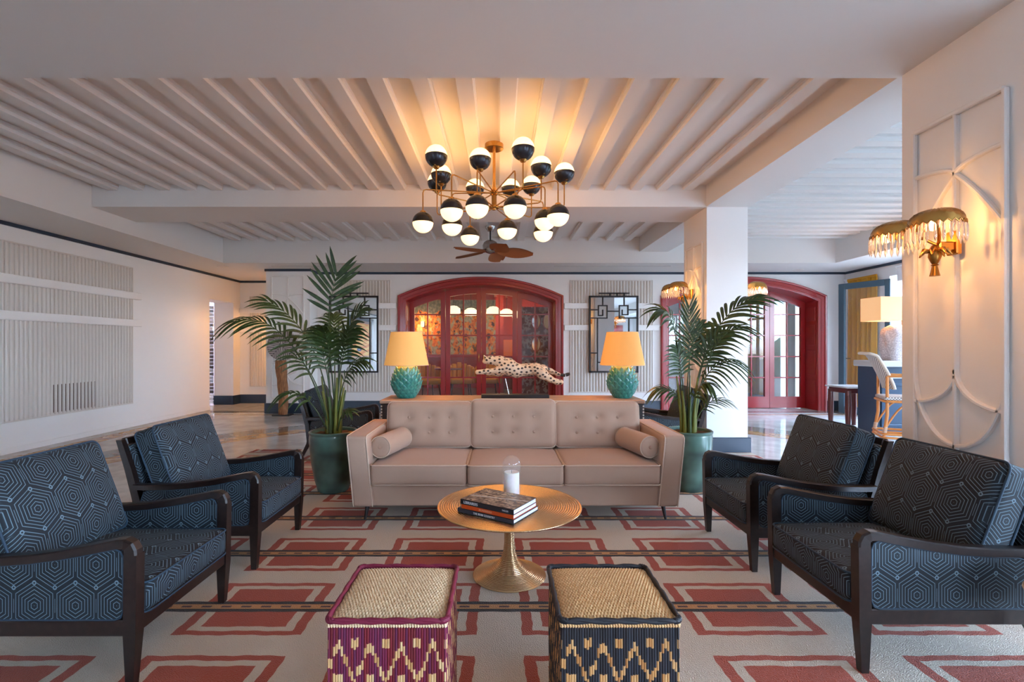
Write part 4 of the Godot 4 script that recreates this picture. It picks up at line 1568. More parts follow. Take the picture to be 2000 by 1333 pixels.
func build_table() -> void:
	var t := thing("pedestal_table", "round spun brass pedestal table before the sofa", "coffee table", Vector3(0.057, 0.013, -2.74))
	var g := Geo.new()
	var prof := [Vector2(0.0, 0.398)]
	var r := 0.02
	while r < 0.396:
		prof.append(Vector2(r, 0.398 + 0.0011 * sin(TAU * r / 0.0125)))
		r += 0.0021
	prof.append_array([Vector2(0.402, 0.397), Vector2(0.404, 0.393), Vector2(0.402, 0.389), Vector2(0.38, 0.384), Vector2(0.05, 0.38), Vector2(0.0, 0.38)])
	g.lathe(prof, 96, Vector3.ZERO, 1.2)
	part(t, "table_top", g, M.spun)
	g = Geo.new()
	prof = []
	var pts := [Vector2(0.03, 0.382), Vector2(0.0275, 0.26), Vector2(0.028, 0.18), Vector2(0.033, 0.135), Vector2(0.046, 0.097), Vector2(0.07, 0.064), Vector2(0.107, 0.038), Vector2(0.155, 0.02), Vector2(0.205, 0.006)]
	var cv := Curve2D.new()
	for p in pts:
		cv.add_point(p)
	for k in range(1, pts.size() - 1):
		var tg: Vector2 = (pts[k + 1] - pts[k - 1]) / 6.0
		cv.set_point_in(k, -tg)
		cv.set_point_out(k, tg)
	var ln := cv.get_baked_length()
	var s := 0.0
	while s < ln:
		var p := cv.sample_baked(s)
		var q := cv.sample_baked(minf(s + 0.002, ln))
		var nn := Vector2(-(q - p).normalized().y, (q - p).normalized().x)
		prof.append(p + nn * 0.0016 * sin(TAU * s / 0.0095))
		s += 0.0016
	prof.append_array([Vector2(0.206, 0.004), Vector2(0.204, 0.0), Vector2(0.0, 0.0)])
	prof.reverse()
	g.lathe(prof, 72, Vector3.ZERO, 1.2)
	part(t, "pedestal", g, M.spun)
	# books
	var near := Vector3(0.072, 0.0, -2.42)
	var along := Vector3(-0.28, 0, -0.18).normalized()
	var across := Vector3(0.155, 0, -0.18)
	across = (across - along * across.dot(along)).normalized()
	var y := 0.0125 + 0.4
	var info := [["slate grey book at the bottom of the stack", M.cover_slate, 0.352, 0.262, 0.022, Vector3.ZERO], ["orange spined book in the middle of the stack", M.cover_orange, 0.325, 0.245, 0.022, along * 0.004 + across * 0.004], ["dark photo book with interior on its cover on top of the stack", M.cover_dark, 0.333, 0.24, 0.026, along * 0.002 + across * 0.003]]
	for b in info.size():
		var f: Array = info[b]
		var bk := thing("book", f[0], "book", near + f[5] + Vector3(0, y, 0), 0.0, "books on the brass table")
		bk.basis = Basis(along, Vector3.UP, along.cross(Vector3.UP))
		# local x along the spine, z towards or away from the pages
		var sgn := signf(bk.basis.z.dot(across))
		var bg := Geo.new()
		bg.span(Vector3(0, 0.0, 0.0), Vector3(f[2], 0.0025, sgn * f[3]), 0.0008)
		bg.span(Vector3(0, f[4] - 0.0025, 0.0), Vector3(f[2], f[4], sgn * f[3]), 0.0008)
		bg.span(Vector3(0, 0.0, 0.0), Vector3(f[2], f[4], sgn * 0.003), 0.0008)
		part(bk, "cover", bg, f[1])
		bg = Geo.new()
		bg.span(Vector3(0.004, 0.0025, sgn * 0.003), Vector3(f[2] - 0.004, f[4] - 0.0025, sgn * (f[3] - 0.004)))
		part(bk, "pages", bg, M.paper)
		if b == 2:
			bg = Geo.new()
			var yy: float = f[4] + 0.0004
			var c := [Vector3(0.004, yy, sgn * 0.006), Vector3(f[2] - 0.004, yy, sgn * 0.006), Vector3(f[2] - 0.004, yy, sgn * (f[3] - 0.004)), Vector3(0.004, yy, sgn * (f[3] - 0.004))]
			if sgn > 0:
				c.reverse()
			bg.quad(c[0], c[1], c[2], c[3])
			part(bk, "cover_picture", bg, M.photo)
		var words: Array = [[["THE RUM COUNTRY", 0.18, 0.0105, M.text_white]], [["ALHAMBRA", 0.17, 0.011, M.text_pale]], [["LIBRARIES", 0.265, 0.0135, M.text_white], ["TASLER", 0.05, 0.008, M.text_white]]][b]
		for wd in words:
			var tm := TextMesh.new()
			tm.text = wd[0]
			tm.font = sys_font()
			tm.font_size = 64
			tm.pixel_size = wd[2] / 46.0
			tm.depth = 0.0004
			var o := part(bk, "spine_lettering", tm, wd[3])
			# reads left to right for someone facing the spine
			o.transform = Transform3D(Basis(Vector3(-1, 0, 0), Vector3(0, 1, 0), Vector3(0, 0, -1)) if sgn > 0 else Basis(Vector3(1, 0, 0), Vector3(0, 1, 0), Vector3(0, 0, 1)), Vector3(wd[1], f[4] / 2, -sgn * 0.0006))
		y += f[4] + 0.0003
	# candle under a glass dome
	var cd := thing("candle", "white pillar candle on the brass table", "candle", Vector3(0.074, 0.4125, -2.915))
	g = Geo.new()
	g.lathe([Vector2(0.0, 0.128), Vector2(0.02, 0.129), Vector2(0.043, 0.136), Vector2(0.046, 0.133), Vector2(0.047, 0.0), Vector2(0.0, 0.0)], 32)
	part(cd, "wax", g, M.wax)
	g = Geo.new()
	g.tube([Vector3(0, 0.128, 0), Vector3(0.001, 0.145, 0)], 0.0012, 5)
	part(cd, "wick", g, M.black)
	g = Geo.new()
	var dome := [Vector2(0.055, 0.0), Vector2(0.055, 0.17)]
	for k in 9:
		var a := PI / 2 * (k + 1) / 9.0
		dome.append(Vector2(0.055 * cos(a), 0.18 + 0.055 * sin(a)))
	g.lathe(dome, 36)
	solo("glass_dome", g, M.glass, "clear glass dome over the white candle", "glass dome", Vector3(0.074, 0.4125, -2.915))


func sys_font() -> SystemFont:
	var f := SystemFont.new()
	f.font_names = PackedStringArray(["Droid Sans"])
	f.font_weight = 700
	return f


func build_stools() -> void:
	stool("woven cube stool with purple red zigzag sides and straw top", Vector3(-0.345, 0.013, -1.675), M.ikat_red, M.straw, M.braid_purple)
	stool("woven cube stool with black and tan zigzag sides and tan top", Vector3(0.372, 0.013, -1.675), M.ikat_black, M.straw_tan, M.braid_black)


func stool(label: String, at: Vector3, side: Material, top: Material, braid: Material) -> void:
	var t := thing("woven_stool", label, "stool", at, 0.0, "woven cube stools")
	var w := 0.183
	var reeds := 46
	var H := 0.425
	for f in 4:
		var g := Geo.new()
		var b := Basis(Vector3.UP, PI / 2 * f)
		var rows := []
		for i in 5:
			var row := []
			var y := H * (1.0 - i / 4.0)
			var belly := 0.004 * sin(PI * i / 4.0)
			for k in reeds * 4 + 1:
				var u := float(k) / (reeds * 4)
				var rib := absf(sin(PI * u * reeds)) * 0.0035
				row.append(b * Vector3(-w + 2 * w * u, y, w - 0.006 + rib + belly))
			rows.append(row)
		rows.reverse()
		g.sheet(rows)
		part(t, "reed_side", g, side)
	# twined band and braid under the rim
	var g2 := Geo.new()
	for f in 4:
		var b := Basis(Vector3.UP, PI / 2 * f)
		for k in 44:
			var u := (k + 0.5) / 44.0
			g2.box(b * Vector3(-w + 2 * w * u, H + 0.004, w - 0.002), Vector3(0.0072, 0.014, 0.009), 0.003, b * Basis(Vector3(0, 0, 1), 0.25))
	part(t, "twined_band", g2, top)
	g2 = Geo.new()
	var rl := rounded_loop(2 * w + 0.004, 2 * w + 0.004, 0.02, 4)
	for j in 2:
		var loop := []
		var cnt := 220
		for k in cnt + 1:
			var f := float(k) / cnt * (rl.size() - 1)
			var a: Vector2 = rl[int(f)]
			var c: Vector2 = rl[mini(int(f) + 1, rl.size() - 1)]
			var q := a.lerp(c, f - int(f))
			var ph := TAU * k / cnt * 40.0 + PI * j
			loop.append(Vector3(q.x * (1.0 + 0.012 * cos(ph)), H + 0.02 + 0.004 * sin(ph), q.y * (1.0 + 0.012 * cos(ph))))
		g2.tube(loop, 0.007, 6, false)
	part(t, "braided_rim", g2, braid)
	# woven top, gently padded
	g2 = Geo.new()
	var nx := 200
	var nz := 168
	var rws := []
	var lines := 30
	var stitches := 34
	for i in nz + 1:
		var row := []
		var vv := float(i) / nz
		var li := int(vv * lines)
		for k in nx + 1:
			var u := float(k) / nx
			var e := (1.0 - pow(absf(u * 2 - 1), 4.0)) * (1.0 - pow(absf(vv * 2 - 1), 4.0))
			var wv := absf(sin(PI * vv * lines)) * (0.45 + 0.55 * sin(TAU * (u * stitches + 0.5 * (li % 2))))
			row.append(Vector3((-w + 0.004) + 2 * (w - 0.004) * u, H + 0.008 + 0.022 * pow(e, 0.5) + 0.0048 * wv, w - 0.004 - 2 * (w - 0.004) * vv))
		rws.append(row)
	g2.sheet(rws)
	part(t, "woven_top", g2, top)


func build_console() -> void:
	var t := thing("console_table", "long console table behind the sofa with pale top and dark inlaid frame", "console table", Vector3(0.125, 0.013, -4.83))
	var g := Geo.new()
	g.span(Vector3(-1.255, 0.745, -0.24), Vector3(1.255, 0.778, 0.24), 0.006)
	part(t, "table_top", g, M.palewood)
	g = Geo.new()
	g.span(Vector3(-1.235, 0.66, -0.225), Vector3(1.235, 0.745, 0.225), 0.004)
	part(t, "apron", g, M.ebony)
	for sx in [-1.0, 1.0]:
		for sz in [-1.0, 1.0]:
			g = Geo.new()
			g.span(Vector3(sx * 1.245, 0.0, sz * 0.232), Vector3(sx * 1.17, 0.745, sz * 0.16), 0.006)
			var lg := part(t, "leg", g, M.ebony)
			g = Geo.new()
			for k in 26:
				g.box(Vector3(sx * 1.238, 0.02 + k * 0.028, sz * 0.225), Vector3(0.016, 0.018, 0.016), 0.002)
			part(lg, "bone_inlay", g, M.bone)
	g = Geo.new()
	g.span(Vector3(-1.2, 0.12, -0.2), Vector3(1.2, 0.15, 0.2), 0.004)
	part(t, "shelf", g, M.ebony)
	artichoke_lamp("table lamp with turquoise artichoke base and straw shade on the console's left", Vector3(-0.92, 0.791, -4.83), M.shade)
	artichoke_lamp("table lamp with green artichoke base and orange glowing shade on the console's right", Vector3(1.222, 0.791, -4.83), M.shade_right)
	build_leopard()


func artichoke_lamp(label: String, at: Vector3, shade_mat: Material) -> void:
	var t := thing("artichoke_lamp", label, "table lamp", at, 0.0, "artichoke table lamps")
	var prof := [Vector2(0.0, 0.0), Vector2(0.078, 0.0), Vector2(0.085, 0.008), Vector2(0.083, 0.02), Vector2(0.105, 0.05), Vector2(0.132, 0.1), Vector2(0.138, 0.14), Vector2(0.13, 0.19), Vector2(0.11, 0.25), Vector2(0.085, 0.30), Vector2(0.06, 0.325), Vector2(0.0, 0.33)]
	var g := Geo.new()
	g.lathe(prof, 36)
	part(t, "body", g, M.glaze)
	# overlapping scales, each a pointed shell
	var sg := Geo.new()
	var rows := []
	for i in 7:
		var f := i / 6.0
		var row := []
		var hw := 0.036 * sqrt(maxf(0.0, 1.0 - pow(f, 2.6)))
		for j in 7:
			var u := j / 6.0 * 2.0 - 1.0
			row.append(Vector3(hw * u, -0.028 + 0.066 * f, 0.014 * (1.0 - u * u) * (0.5 + 0.5 * f) + 0.012 * f))
		rows.append(row)
	sg.sheet(rows)
	var m := sg.mesh()
	var ringi := 0
	for q in [[0.035, 12], [0.068, 13], [0.102, 13], [0.136, 13], [0.17, 12], [0.204, 12], [0.238, 11], [0.268, 10]]:
		var y: float = q[0]
		var rr := 0.1
		for k in prof.size() - 1:
			if y >= prof[k].y and y <= prof[k + 1].y and prof[k + 1].y > prof[k].y:
				rr = lerpf(prof[k].x, prof[k + 1].x, (y - prof[k].y) / (prof[k + 1].y - prof[k].y))
		var slope := clampf((0.14 - y) * 2.6, -0.42, 0.25)
		for k in q[1]:
			var a: float = TAU * (k + 0.5 * (ringi % 2)) / q[1]
			var o := part(t, "scale", m, M.glaze)
			o.transform = Transform3D(Basis(Vector3.UP, a) * Basis(Vector3.RIGHT, slope).scaled(Vector3(rr / 0.135 * 0.98, 1, 1)), Vector3(sin(a) * (rr - 0.003), y, cos(a) * (rr - 0.003)))
		ringi += 1
	g = Geo.new()
	g.lathe([Vector2(0.088, 0.292), Vector2(0.08, 0.318), Vector2(0.05, 0.335), Vector2(0.0, 0.337)], 24)
	part(t, "pale_top", g, M.glazetop)
	g = Geo.new()
	g.tube([Vector3(0, 0.33, 0), Vector3(0, 0.46, 0)], 0.01, 8)
	part(t, "stem", g, M.brass)
	g = Geo.new()
	g.lathe([Vector2(0.218, 0.322), Vector2(0.152, 0.652)], 48)
	g.lathe([Vector2(0.149, 0.652), Vector2(0.215, 0.322)], 48)
	var sh := part(t, "lamp_shade", g, shade_mat)
	for q in [[0.2175, 0.324], [0.152, 0.65]]:
		g = Geo.new()
		var loop := []
		for k in 49:
			loop.append(Vector3(cos(TAU * k / 48) * q[0], q[1], sin(TAU * k / 48) * q[0]))
		g.tube(loop, 0.003, 6, false)
		part(sh, "shade_trim", g, M.straw)
	omni(t, Vector3(0, 0.5, 0), Color(1.0, 0.68, 0.36), 0.3, 0.06)


func build_leopard() -> void:
	var t := thing("leopard_sculpture", "spotted leaping leopard sculpture on a dark plinth on the console", "sculpture", Vector3(0.195, 0.791, -4.83))
	var g := Geo.new()
	g.span(Vector3(-0.37, 0.0, -0.07), Vector3(0.295, 0.034, 0.07), 0.003)
	part(t, "plinth", g, M.black)
	g = Geo.new()
	g.tube([Vector3(-0.10, 0.03, 0), Vector3(-0.135, 0.19, 0)], 0.004, 6)
	part(t, "rod", g, M.chrome)
	# bones as [x, y, z, r] pairs in units of the leopard's own length
	var q := func(cx: float, cy: float, z: float, r: float) -> Array: return [Vector3((cx - 1000.0) * 0.000575, (855.0 - cy) * 0.000575 + 0.034, z), r * 0.000575]
	var bones := [
		[q.call(470, 265, 0.0, 62), q.call(520, 262, 0.0, 66)],
		[q.call(412, 288, 0.0, 42), q.call(470, 272, 0.0, 54)],
		[q.call(520, 265, 0.0, 66), q.call(680, 290, 0.0, 95)],
		[q.call(680, 300, 0.0, 100), q.call(820, 370, 0.0, 140)],
		[q.call(820, 390, 0.0, 140), q.call(960, 450, 0.0, 118)],
		[q.call(960, 445, 0.0, 118), q.call(1120, 430, 0.0, 98)],
		[q.call(1120, 430, 0.0, 98), q.call(1290, 415, 0.0, 102)],
		[q.call(1290, 415, 0.03, 88), q.call(1400, 500, 0.045, 88)],
		[q.call(1400, 500, 0.045, 86), q.call(1530, 585, 0.05, 55)],
		[q.call(1530, 585, 0.05, 52), q.call(1640, 635, 0.05, 42)],
		[q.call(1640, 635, 0.05, 44), q.call(1715, 640, 0.05, 44)],
		[q.call(1290, 410, -0.03, 86), q.call(1420, 415, -0.045, 64)],
		[q.call(1420, 415, -0.045, 60), q.call(1560, 465, -0.05, 42)],
		[q.call(1560, 465, -0.05, 40), q.call(1690, 515, -0.05, 36)],
		[q.call(760, 400, 0.04, 85), q.call(640, 440, 0.05, 55)],
		[q.call(640, 440, 0.05, 52), q.call(440, 455, 0.05, 40)],
		[q.call(440, 455, 0.05, 40), q.call(285, 470, 0.05, 40)],
		[q.call(770, 440, -0.04, 85), q.call(640, 500, -0.05, 48)],
		[q.call(640, 500, -0.05, 44), q.call(480, 490, -0.05, 36)],
		[q.call(480, 490, -0.05, 36), q.call(330, 480, -0.05, 36)],
		[q.call(1380, 380, 0.0, 40), q.call(1560, 440, 0.0, 22)],
		[q.call(1560, 440, 0.0, 22), q.call(1720, 520, 0.0, 22)],
		[q.call(432, 225, 0.026, 16), q.call(398, 190, 0.03, 14)],
		[q.call(432, 225, -0.026, 16), q.call(398, 190, -0.03, 14)],
	]
	part(t, "body", skin(bones, 0.0075, 0.022), M.leopard)
	g = Geo.new()
	var a: Vector3 = q.call(1715, 522, 0, 0)[0]
	var b: Vector3 = q.call(1800, 528, 0, 0)[0]
	var c: Vector3 = q.call(1880, 500, 0, 0)[0]
	g.tube([a, a.lerp(b, 0.3), a.lerp(b, 0.31), a.lerp(b, 0.7), b], [0.014, 0.014, 0.016, 0.017, 0.016], 10)
	g.tube([b.lerp(c, 0.15), b.lerp(c, 0.6), c], [0.018, 0.017, 0.012], 10)
	part(t, "tail_tip", g, M.leopard_black)
	g = Geo.new()
	for z in [-0.022, 0.022]:
		var e: Vector3 = q.call(440, 245, z * 1.1, 0)[0]
		g.lathe([Vector2(0.0, -0.006), Vector2(0.005, -0.003), Vector2(0.006, 0.0), Vector2(0.005, 0.003), Vector2(0.0, 0.006)], 10, e)
	g.lathe([Vector2(0.0, -0.006), Vector2(0.007, 0.0), Vector2(0.0, 0.006)], 10, q.call(376, 280, 0.0, 0)[0])
	part(t, "eyes_and_nose", g, M.leopard_black)


func skin(bones: Array, cell: float, k: float) -> Geo:
	var lo := Vector3.ONE * 99.0
	var hi := Vector3.ONE * -99.0
	for b in bones:
		for e in b:
			lo = lo.min(e[0] - Vector3.ONE * (e[1] + 0.04))
			hi = hi.max(e[0] + Vector3.ONE * (e[1] + 0.04))
	var nn := Vector3i(((hi - lo) / cell).ceil()) + Vector3i.ONE
	var fld := PackedFloat32Array()
	fld.resize(nn.x * nn.y * nn.z)
	fld.fill(1.0)
	for b in bones:
		var pa: Vector3 = b[0][0]
		var pb: Vector3 = b[1][0]
		var ra: float = b[0][1]
		var rb: float = b[1][1]
		var ab := pb - pa
		var l2 := maxf(ab.length_squared(), 1e-9)
		var pad := maxf(ra, rb) + 0.035
		var i0 := Vector3i(((pa.min(pb) - Vector3.ONE * pad - lo) / cell).floor()).clamp(Vector3i.ZERO, nn - Vector3i.ONE)
		var i1 := Vector3i(((pa.max(pb) + Vector3.ONE * pad - lo) / cell).ceil()).clamp(Vector3i.ZERO, nn - Vector3i.ONE)
		for z in range(i0.z, i1.z + 1):
			for y in range(i0.y, i1.y + 1):
				var o := (z * nn.y + y) * nn.x
				for x in range(i0.x, i1.x + 1):
					var p := lo + Vector3(x, y, z) * cell
					var tt := clampf((p - pa).dot(ab) / l2, 0.0, 1.0)
					var d := (p - pa - ab * tt).length() - lerpf(ra, rb, tt)
					var c := fld[o + x]
					if c >= 1.0:
						fld[o + x] = d
					else:
						var h := maxf(k - absf(c - d), 0.0) / k
						fld[o + x] = minf(c, d) - h * h * k * 0.25
	# surface nets
	var idx := {}
	var pts := PackedVector3Array()
	var st := [1, nn.x, nn.x * nn.y]
	var corner := []
	for c in 8:
		corner.append(Vector3i(c & 1, (c >> 1) & 1, (c >> 2) & 1))
	for z in nn.z - 1:
		for y in nn.y - 1:
			for x in nn.x - 1:
				var o: int = (z * nn.y + y) * nn.x + x
				var inside := 0
				for c in 8:
					var cc: Vector3i = corner[c]
					if fld[o + cc.x + cc.y * st[1] + cc.z * st[2]] < 0.0:
						inside += 1
				if inside == 0 or inside == 8:
					continue
				var acc := Vector3.ZERO
				var cnt := 0
				for c in 8:
					for ax in 3:
						if c & (1 << ax):
							continue
						var ca: Vector3i = corner[c]
						var fa := fld[o + ca.x + ca.y * st[1] + ca.z * st[2]]
						var fb := fld[o + ca.x + ca.y * st[1] + ca.z * st[2] + st[ax]]
						if (fa < 0.0) != (fb < 0.0):
							var q := Vector3(ca)
							q[ax] += fa / (fa - fb)
							acc += q
							cnt += 1
				idx[o] = pts.size()
				pts.append(lo + (Vector3(x, y, z) + acc / cnt) * cell)
	var faces := PackedInt32Array()
	for o in idx:
		for ax in 3:
			var u: int = st[(ax + 1) % 3]
			var w: int = st[(ax + 2) % 3]
			var fa := fld[o]
			var fb: float = fld[o + st[ax]]
			if (fa < 0.0) == (fb < 0.0):
				continue
			if not (idx.has(o - u) and idx.has(o - w) and idx.has(o - u - w)):
				continue
			var q4 := [idx[o], idx[o - u], idx[o - u - w], idx[o - w]]
			if fa >= 0.0:
				q4.reverse()
			faces.append_array(PackedInt32Array([q4[0], q4[1], q4[2], q4[0], q4[2], q4[3]]))
	var g := Geo.new()
	g.weld(pts, faces)
	return g


# ---------------------------------------------------------------- lamps
func build_chandelier() -> void:
	var c := Vector3(-0.048, 0, -4.58)
	var t := thing("globe_chandelier", "brass chandelier with twenty half black, half glowing globes", "chandelier", c)
	var g := Geo.new()
	g.lathe([Vector2(0.0, 3.205), Vector2(0.085, 3.205), Vector2(0.088, 3.2), Vector2(0.088, 3.16), Vector2(0.08, 3.155), Vector2(0.0, 3.155)], 32)
	part(t, "canopy", g, M.brass)
	g = Geo.new()
	g.tube([Vector3(0, 3.16, 0), Vector3(0, 2.6, 0)], 0.014, 12)
	part(t, "stem", g, M.brass)
	g = Geo.new()
	g.lathe([Vector2(0.0, 2.585), Vector2(0.018, 2.585), Vector2(0.022, 2.595), Vector2(0.045, 2.6), Vector2(0.05, 2.61), Vector2(0.045, 2.622), Vector2(0.024, 2.63), Vector2(0.024, 2.72), Vector2(0.04, 2.73), Vector2(0.046, 2.745), Vector2(0.04, 2.76), Vector2(0.022, 2.77), Vector2(0.018, 2.8), Vector2(0.0, 2.81)], 24)
	part(t, "hub", g, M.brass)
	# globes as [x, depth, faces up]
	var spots := [[-0.542, 4.19, 1], [-0.554, 4.64, 1], [-0.62, 4.86, 1], [-0.166, 4.26, 1], [-0.25, 5.04, 1], [0.198, 4.04, 1], [0.383, 4.44, 1], [0.615, 4.6, 1], [0.328, 4.95, 1], [0.119, 5.04, 1],
		[-0.702, 4.475, 0], [-0.398, 4.07, 0], [-0.445, 4.59, 0], [-0.18, 3.97, 0], [-0.302, 5.04, 0], [0.13, 3.98, 0], [0.078, 4.75, 0], [0.413, 4.385, 0], [0.512, 4.23, 0], [0.44, 4.86, 0]]
	var R := 0.095
	var half := []
	for k in 11:
		var a := PI / 2 * k / 10.0
		half.append(Vector2(R * cos(a), R * sin(a)))
	var dg := Geo.new()
	dg.lathe(half, 32)
	dg.lathe([Vector2(0.0, -0.002), Vector2(R * 0.98, -0.002)], 32)
	var dome := dg.mesh()
	var cg := Geo.new()
	var capp := []
	for k in 11:
		var a := -PI / 2 + PI / 2 * k / 10.0
		capp.append(Vector2(R * 1.015 * cos(a), R * 1.015 * sin(a)))
	capp.append(Vector2(R * 1.015, 0.004))
	capp.append(Vector2(R * 0.99, 0.004))
	cg.lathe(capp, 32)
	var cap := cg.mesh()
	var fg := Geo.new()
	fg.lathe([Vector2(0.008, -R - 0.016), Vector2(0.022, -R - 0.012), Vector2(0.034, -R + 0.006)], 16)
	var ferrule := fg.mesh()
	for s in spots:
		var up: bool = s[2] == 1
		var p := Vector3(s[0] - c.x, 2.94 if up else 2.44, -s[1] - c.z)
		var hub_h := 2.612 if up else 2.745
		var rad := Vector3(p.x, 0, p.z)
		var dirv := rad.normalized()
		var stop := p.y + (-(R + 0.01) if up else (R + 0.01))
		var bend := 0.03
		var sg := 1.0 if up else -1.0
		var ag := Geo.new()
		ag.tube([Vector3(0, hub_h, 0) + dirv * 0.03, Vector3(0, hub_h, 0) + rad - dirv * bend, Vector3(0, hub_h + sg * bend * 0.25, 0) + rad - dirv * bend * 0.3, Vector3(0, hub_h + sg * bend, 0) + rad, Vector3(rad.x, stop, rad.z)], 0.006, 8)
		part(t, "arm", ag, M.brass)
		var gl := part(t, "globe", cap, M.gunmetal, "black metal half globe")
		gl.position = p
		if not up:
			gl.rotation.x = PI
		part(gl, "glass", dome, M.globe, "glowing white glass half")
		part(gl, "ferrule", ferrule, M.brass)
		omni(t, p + Vector3(0, 0.035 * sg, 0), Color(1.0, 0.70, 0.38), 0.105, 0.03)


func sconce(label: String, at: Vector3, turn: float, power := 0.17) -> Node3D:
	# local z points out of the wall
	var t := thing("palm_sconce", label, "wall sconce", at, turn, "brass palm leaf sconces with crystal drops")
	var g := Geo.new()
	g.span(Vector3(-0.035, -0.07, 0.0), Vector3(0.035, 0.06, 0.03), 0.006)
	g.span(Vector3(-0.022, -0.05, 0.03), Vector3(0.022, 0.0, 0.11), 0.006)
	part(t, "back_plate", g, M.brass)
	g = Geo.new()
	g.lathe([Vector2(0.0, -0.185), Vector2(0.024, -0.185), Vector2(0.019, -0.165), Vector2(0.012, -0.13), Vector2(0.018, -0.126), Vector2(0.012, -0.12), Vector2(0.02, -0.105), Vector2(0.03, -0.08), Vector2(0.026, -0.04), Vector2(0.016, -0.02), Vector2(0.0, -0.01)], 16, Vector3(0, 0, 0.12))
	part(t, "tassel", g, M.brass_dark)
	g = Geo.new()
	for k in 7:
		var a := TAU * k / 7.0
		var d := Vector3(cos(a), 0, sin(a))
		g.tube([Vector3(0, -0.05, 0.12) + d * 0.02, Vector3(0, -0.045, 0.12) + d * 0.05, Vector3(0, -0.075, 0.12) + d * 0.07], [0.012, 0.014, 0.003], 6)
	part(t, "leaf_collar", g, M.brass)
	var drop := Geo.new()
	drop.tube([Vector3(0, 0, 0), Vector3(0, -0.012, 0), Vector3(0, -0.07, 0), Vector3(0, -0.095, 0)], [0.002, 0.007, 0.008, 0.001], 6)
	var dropm := drop.mesh()
	for s in [-1.0, 1.0]:
		# a ribbed brass shell spreading over its bulb, crystals round the rim
		var c := Vector3(s * 0.12, 0.085, 0.215)
		var rows := []
		for i in 8:
			var f := i / 7.0
			var row := []
			for j in 41:
				var a := lerpf(-2.35, 2.35, j / 40.0)
				var d := Vector3(sin(a), 0, cos(a)) * Vector3(1.0, 0, 1.0)
				d = Basis(Vector3.UP, s * 0.55) * d
				var rr := 0.135 * sin(f * PI / 2) * (0.86 + 0.14 * cos(a))
				row.append(c + d * rr + Vector3(0, 0.06 - 0.09 * f * f + 0.014 * (j % 2) * f, 0))
			rows.append(row)
		g = Geo.new()
		g.sheet(rows, false, true)
		var leaf := part(t, "palm_leaf", g, M.brass)
		g = Geo.new()
		g.tube(rows[7], 0.004, 6)
		part(leaf, "rim", g, M.brass)
		for j in range(0, 41, 2):
			var o := part(leaf, "crystal", dropm, M.crystal)
			o.position = rows[7][j]
			o.rotation.y = j * 0.7
		for j in range(3, 38, 5):
			var o := part(leaf, "crystal", dropm, M.crystal)
			o.position = rows[4][j]
			o.rotation.y = j * 0.9
		g = Geo.new()
		g.tube([Vector3(0, -0.02, 0.1), Vector3(s * 0.05, 0.03, 0.14), c + Vector3(0, -0.01, 0), c + Vector3(0, 0.028, 0)], 0.008, 8)
		part(leaf, "arm", g, M.brass)
		var bp := c + Vector3(s * 0.03, -0.03, 0.05)
		g = Geo.new()
		g.lathe([Vector2(0.0, -0.03), Vector2(0.012, -0.025), Vector2(0.016, 0.0), Vector2(0.01, 0.025), Vector2(0.0, 0.035)], 12, bp)
		part(leaf, "bulb", g, M.bulb)
		omni(t, bp, Color(1.0, 0.72, 0.42), power, 0.015)
	return t


func build_sconces() -> void:
	sconce("large brass palm sconce with crystals on the near right pier", Vector3(2.502, 1.87, -2.66), -PI / 2)
	sconce("brass palm sconce on the left side of the square pillar", Vector3(2.502, 1.98, -6.3), -PI / 2)
	sconce("brass palm sconce peeping out past the right side of the square pillar", Vector3(3.033, 1.98, -6.3), PI / 2)
	sconce("brass palm sconce on the hidden side of the left white pier", Vector3(-4.545, 1.86, -10.4), -PI / 2, 0.8)


func build_fan() -> void:
	var t := thing("ceiling_fan", "ceiling fan with five woven brown leaf blades", "ceiling fan", Vector3(-0.14, 0, -7.7))
	var g := Geo.new()
	g.lathe([Vector2(0.0, 3.2), Vector2(0.085, 3.2), Vector2(0.08, 3.17), Vector2(0.045, 3.12), Vector2(0.0, 3.12)], 20)
	part(t, "canopy", g, M.chrome)
	g = Geo.new()
	g.tube([Vector3(0, 3.13, 0), Vector3(0, 2.98, 0)], 0.012, 8)
	part(t, "rod", g, M.iron)
	g = Geo.new()
	g.lathe([Vector2(0.0, 2.99), Vector2(0.05, 2.98), Vector2(0.10, 2.95), Vector2(0.125, 2.9), Vector2(0.12, 2.83), Vector2(0.08, 2.79), Vector2(0.03, 2.77), Vector2(0.0, 2.765)], 28)
	part(t, "motor", g, M.chrome)
	for k in 5:
		var a := TAU * k / 5.0 + 0.05
		var rows := []
		for i in 13:
			var f := i / 12.0
			var hw := 0.135 * pow(sin(PI * (0.06 + 0.9 * f)), 0.8)
			var row := []
			for j in 7:
				var u := j / 3.0 - 1.0
				row.append(Vector3(0.12 + 0.56 * f, -0.02 * u * u - 0.03 * f + 0.05 * u * hw / 0.13, hw * u))
			rows.append(row)
		g = Geo.new()
		g.sheet(rows)
		var lower := []
		for row in rows:
			var nr := []
			for p in row:
				nr.append(p - Vector3(0, 0.008, 0))
			lower.append(nr)
		g.sheet(lower, false, true)
		var b := part(t, "blade", g, M.fanblade)
		b.position = Vector3(0, 2.82, 0)
		b.rotation.y = a
		g = Geo.new()
		g.span(Vector3(0.06, -0.02, -0.02), Vector3(0.2, -0.008, 0.02), 0.004)
		part(b, "blade_iron", g, M.chrome)


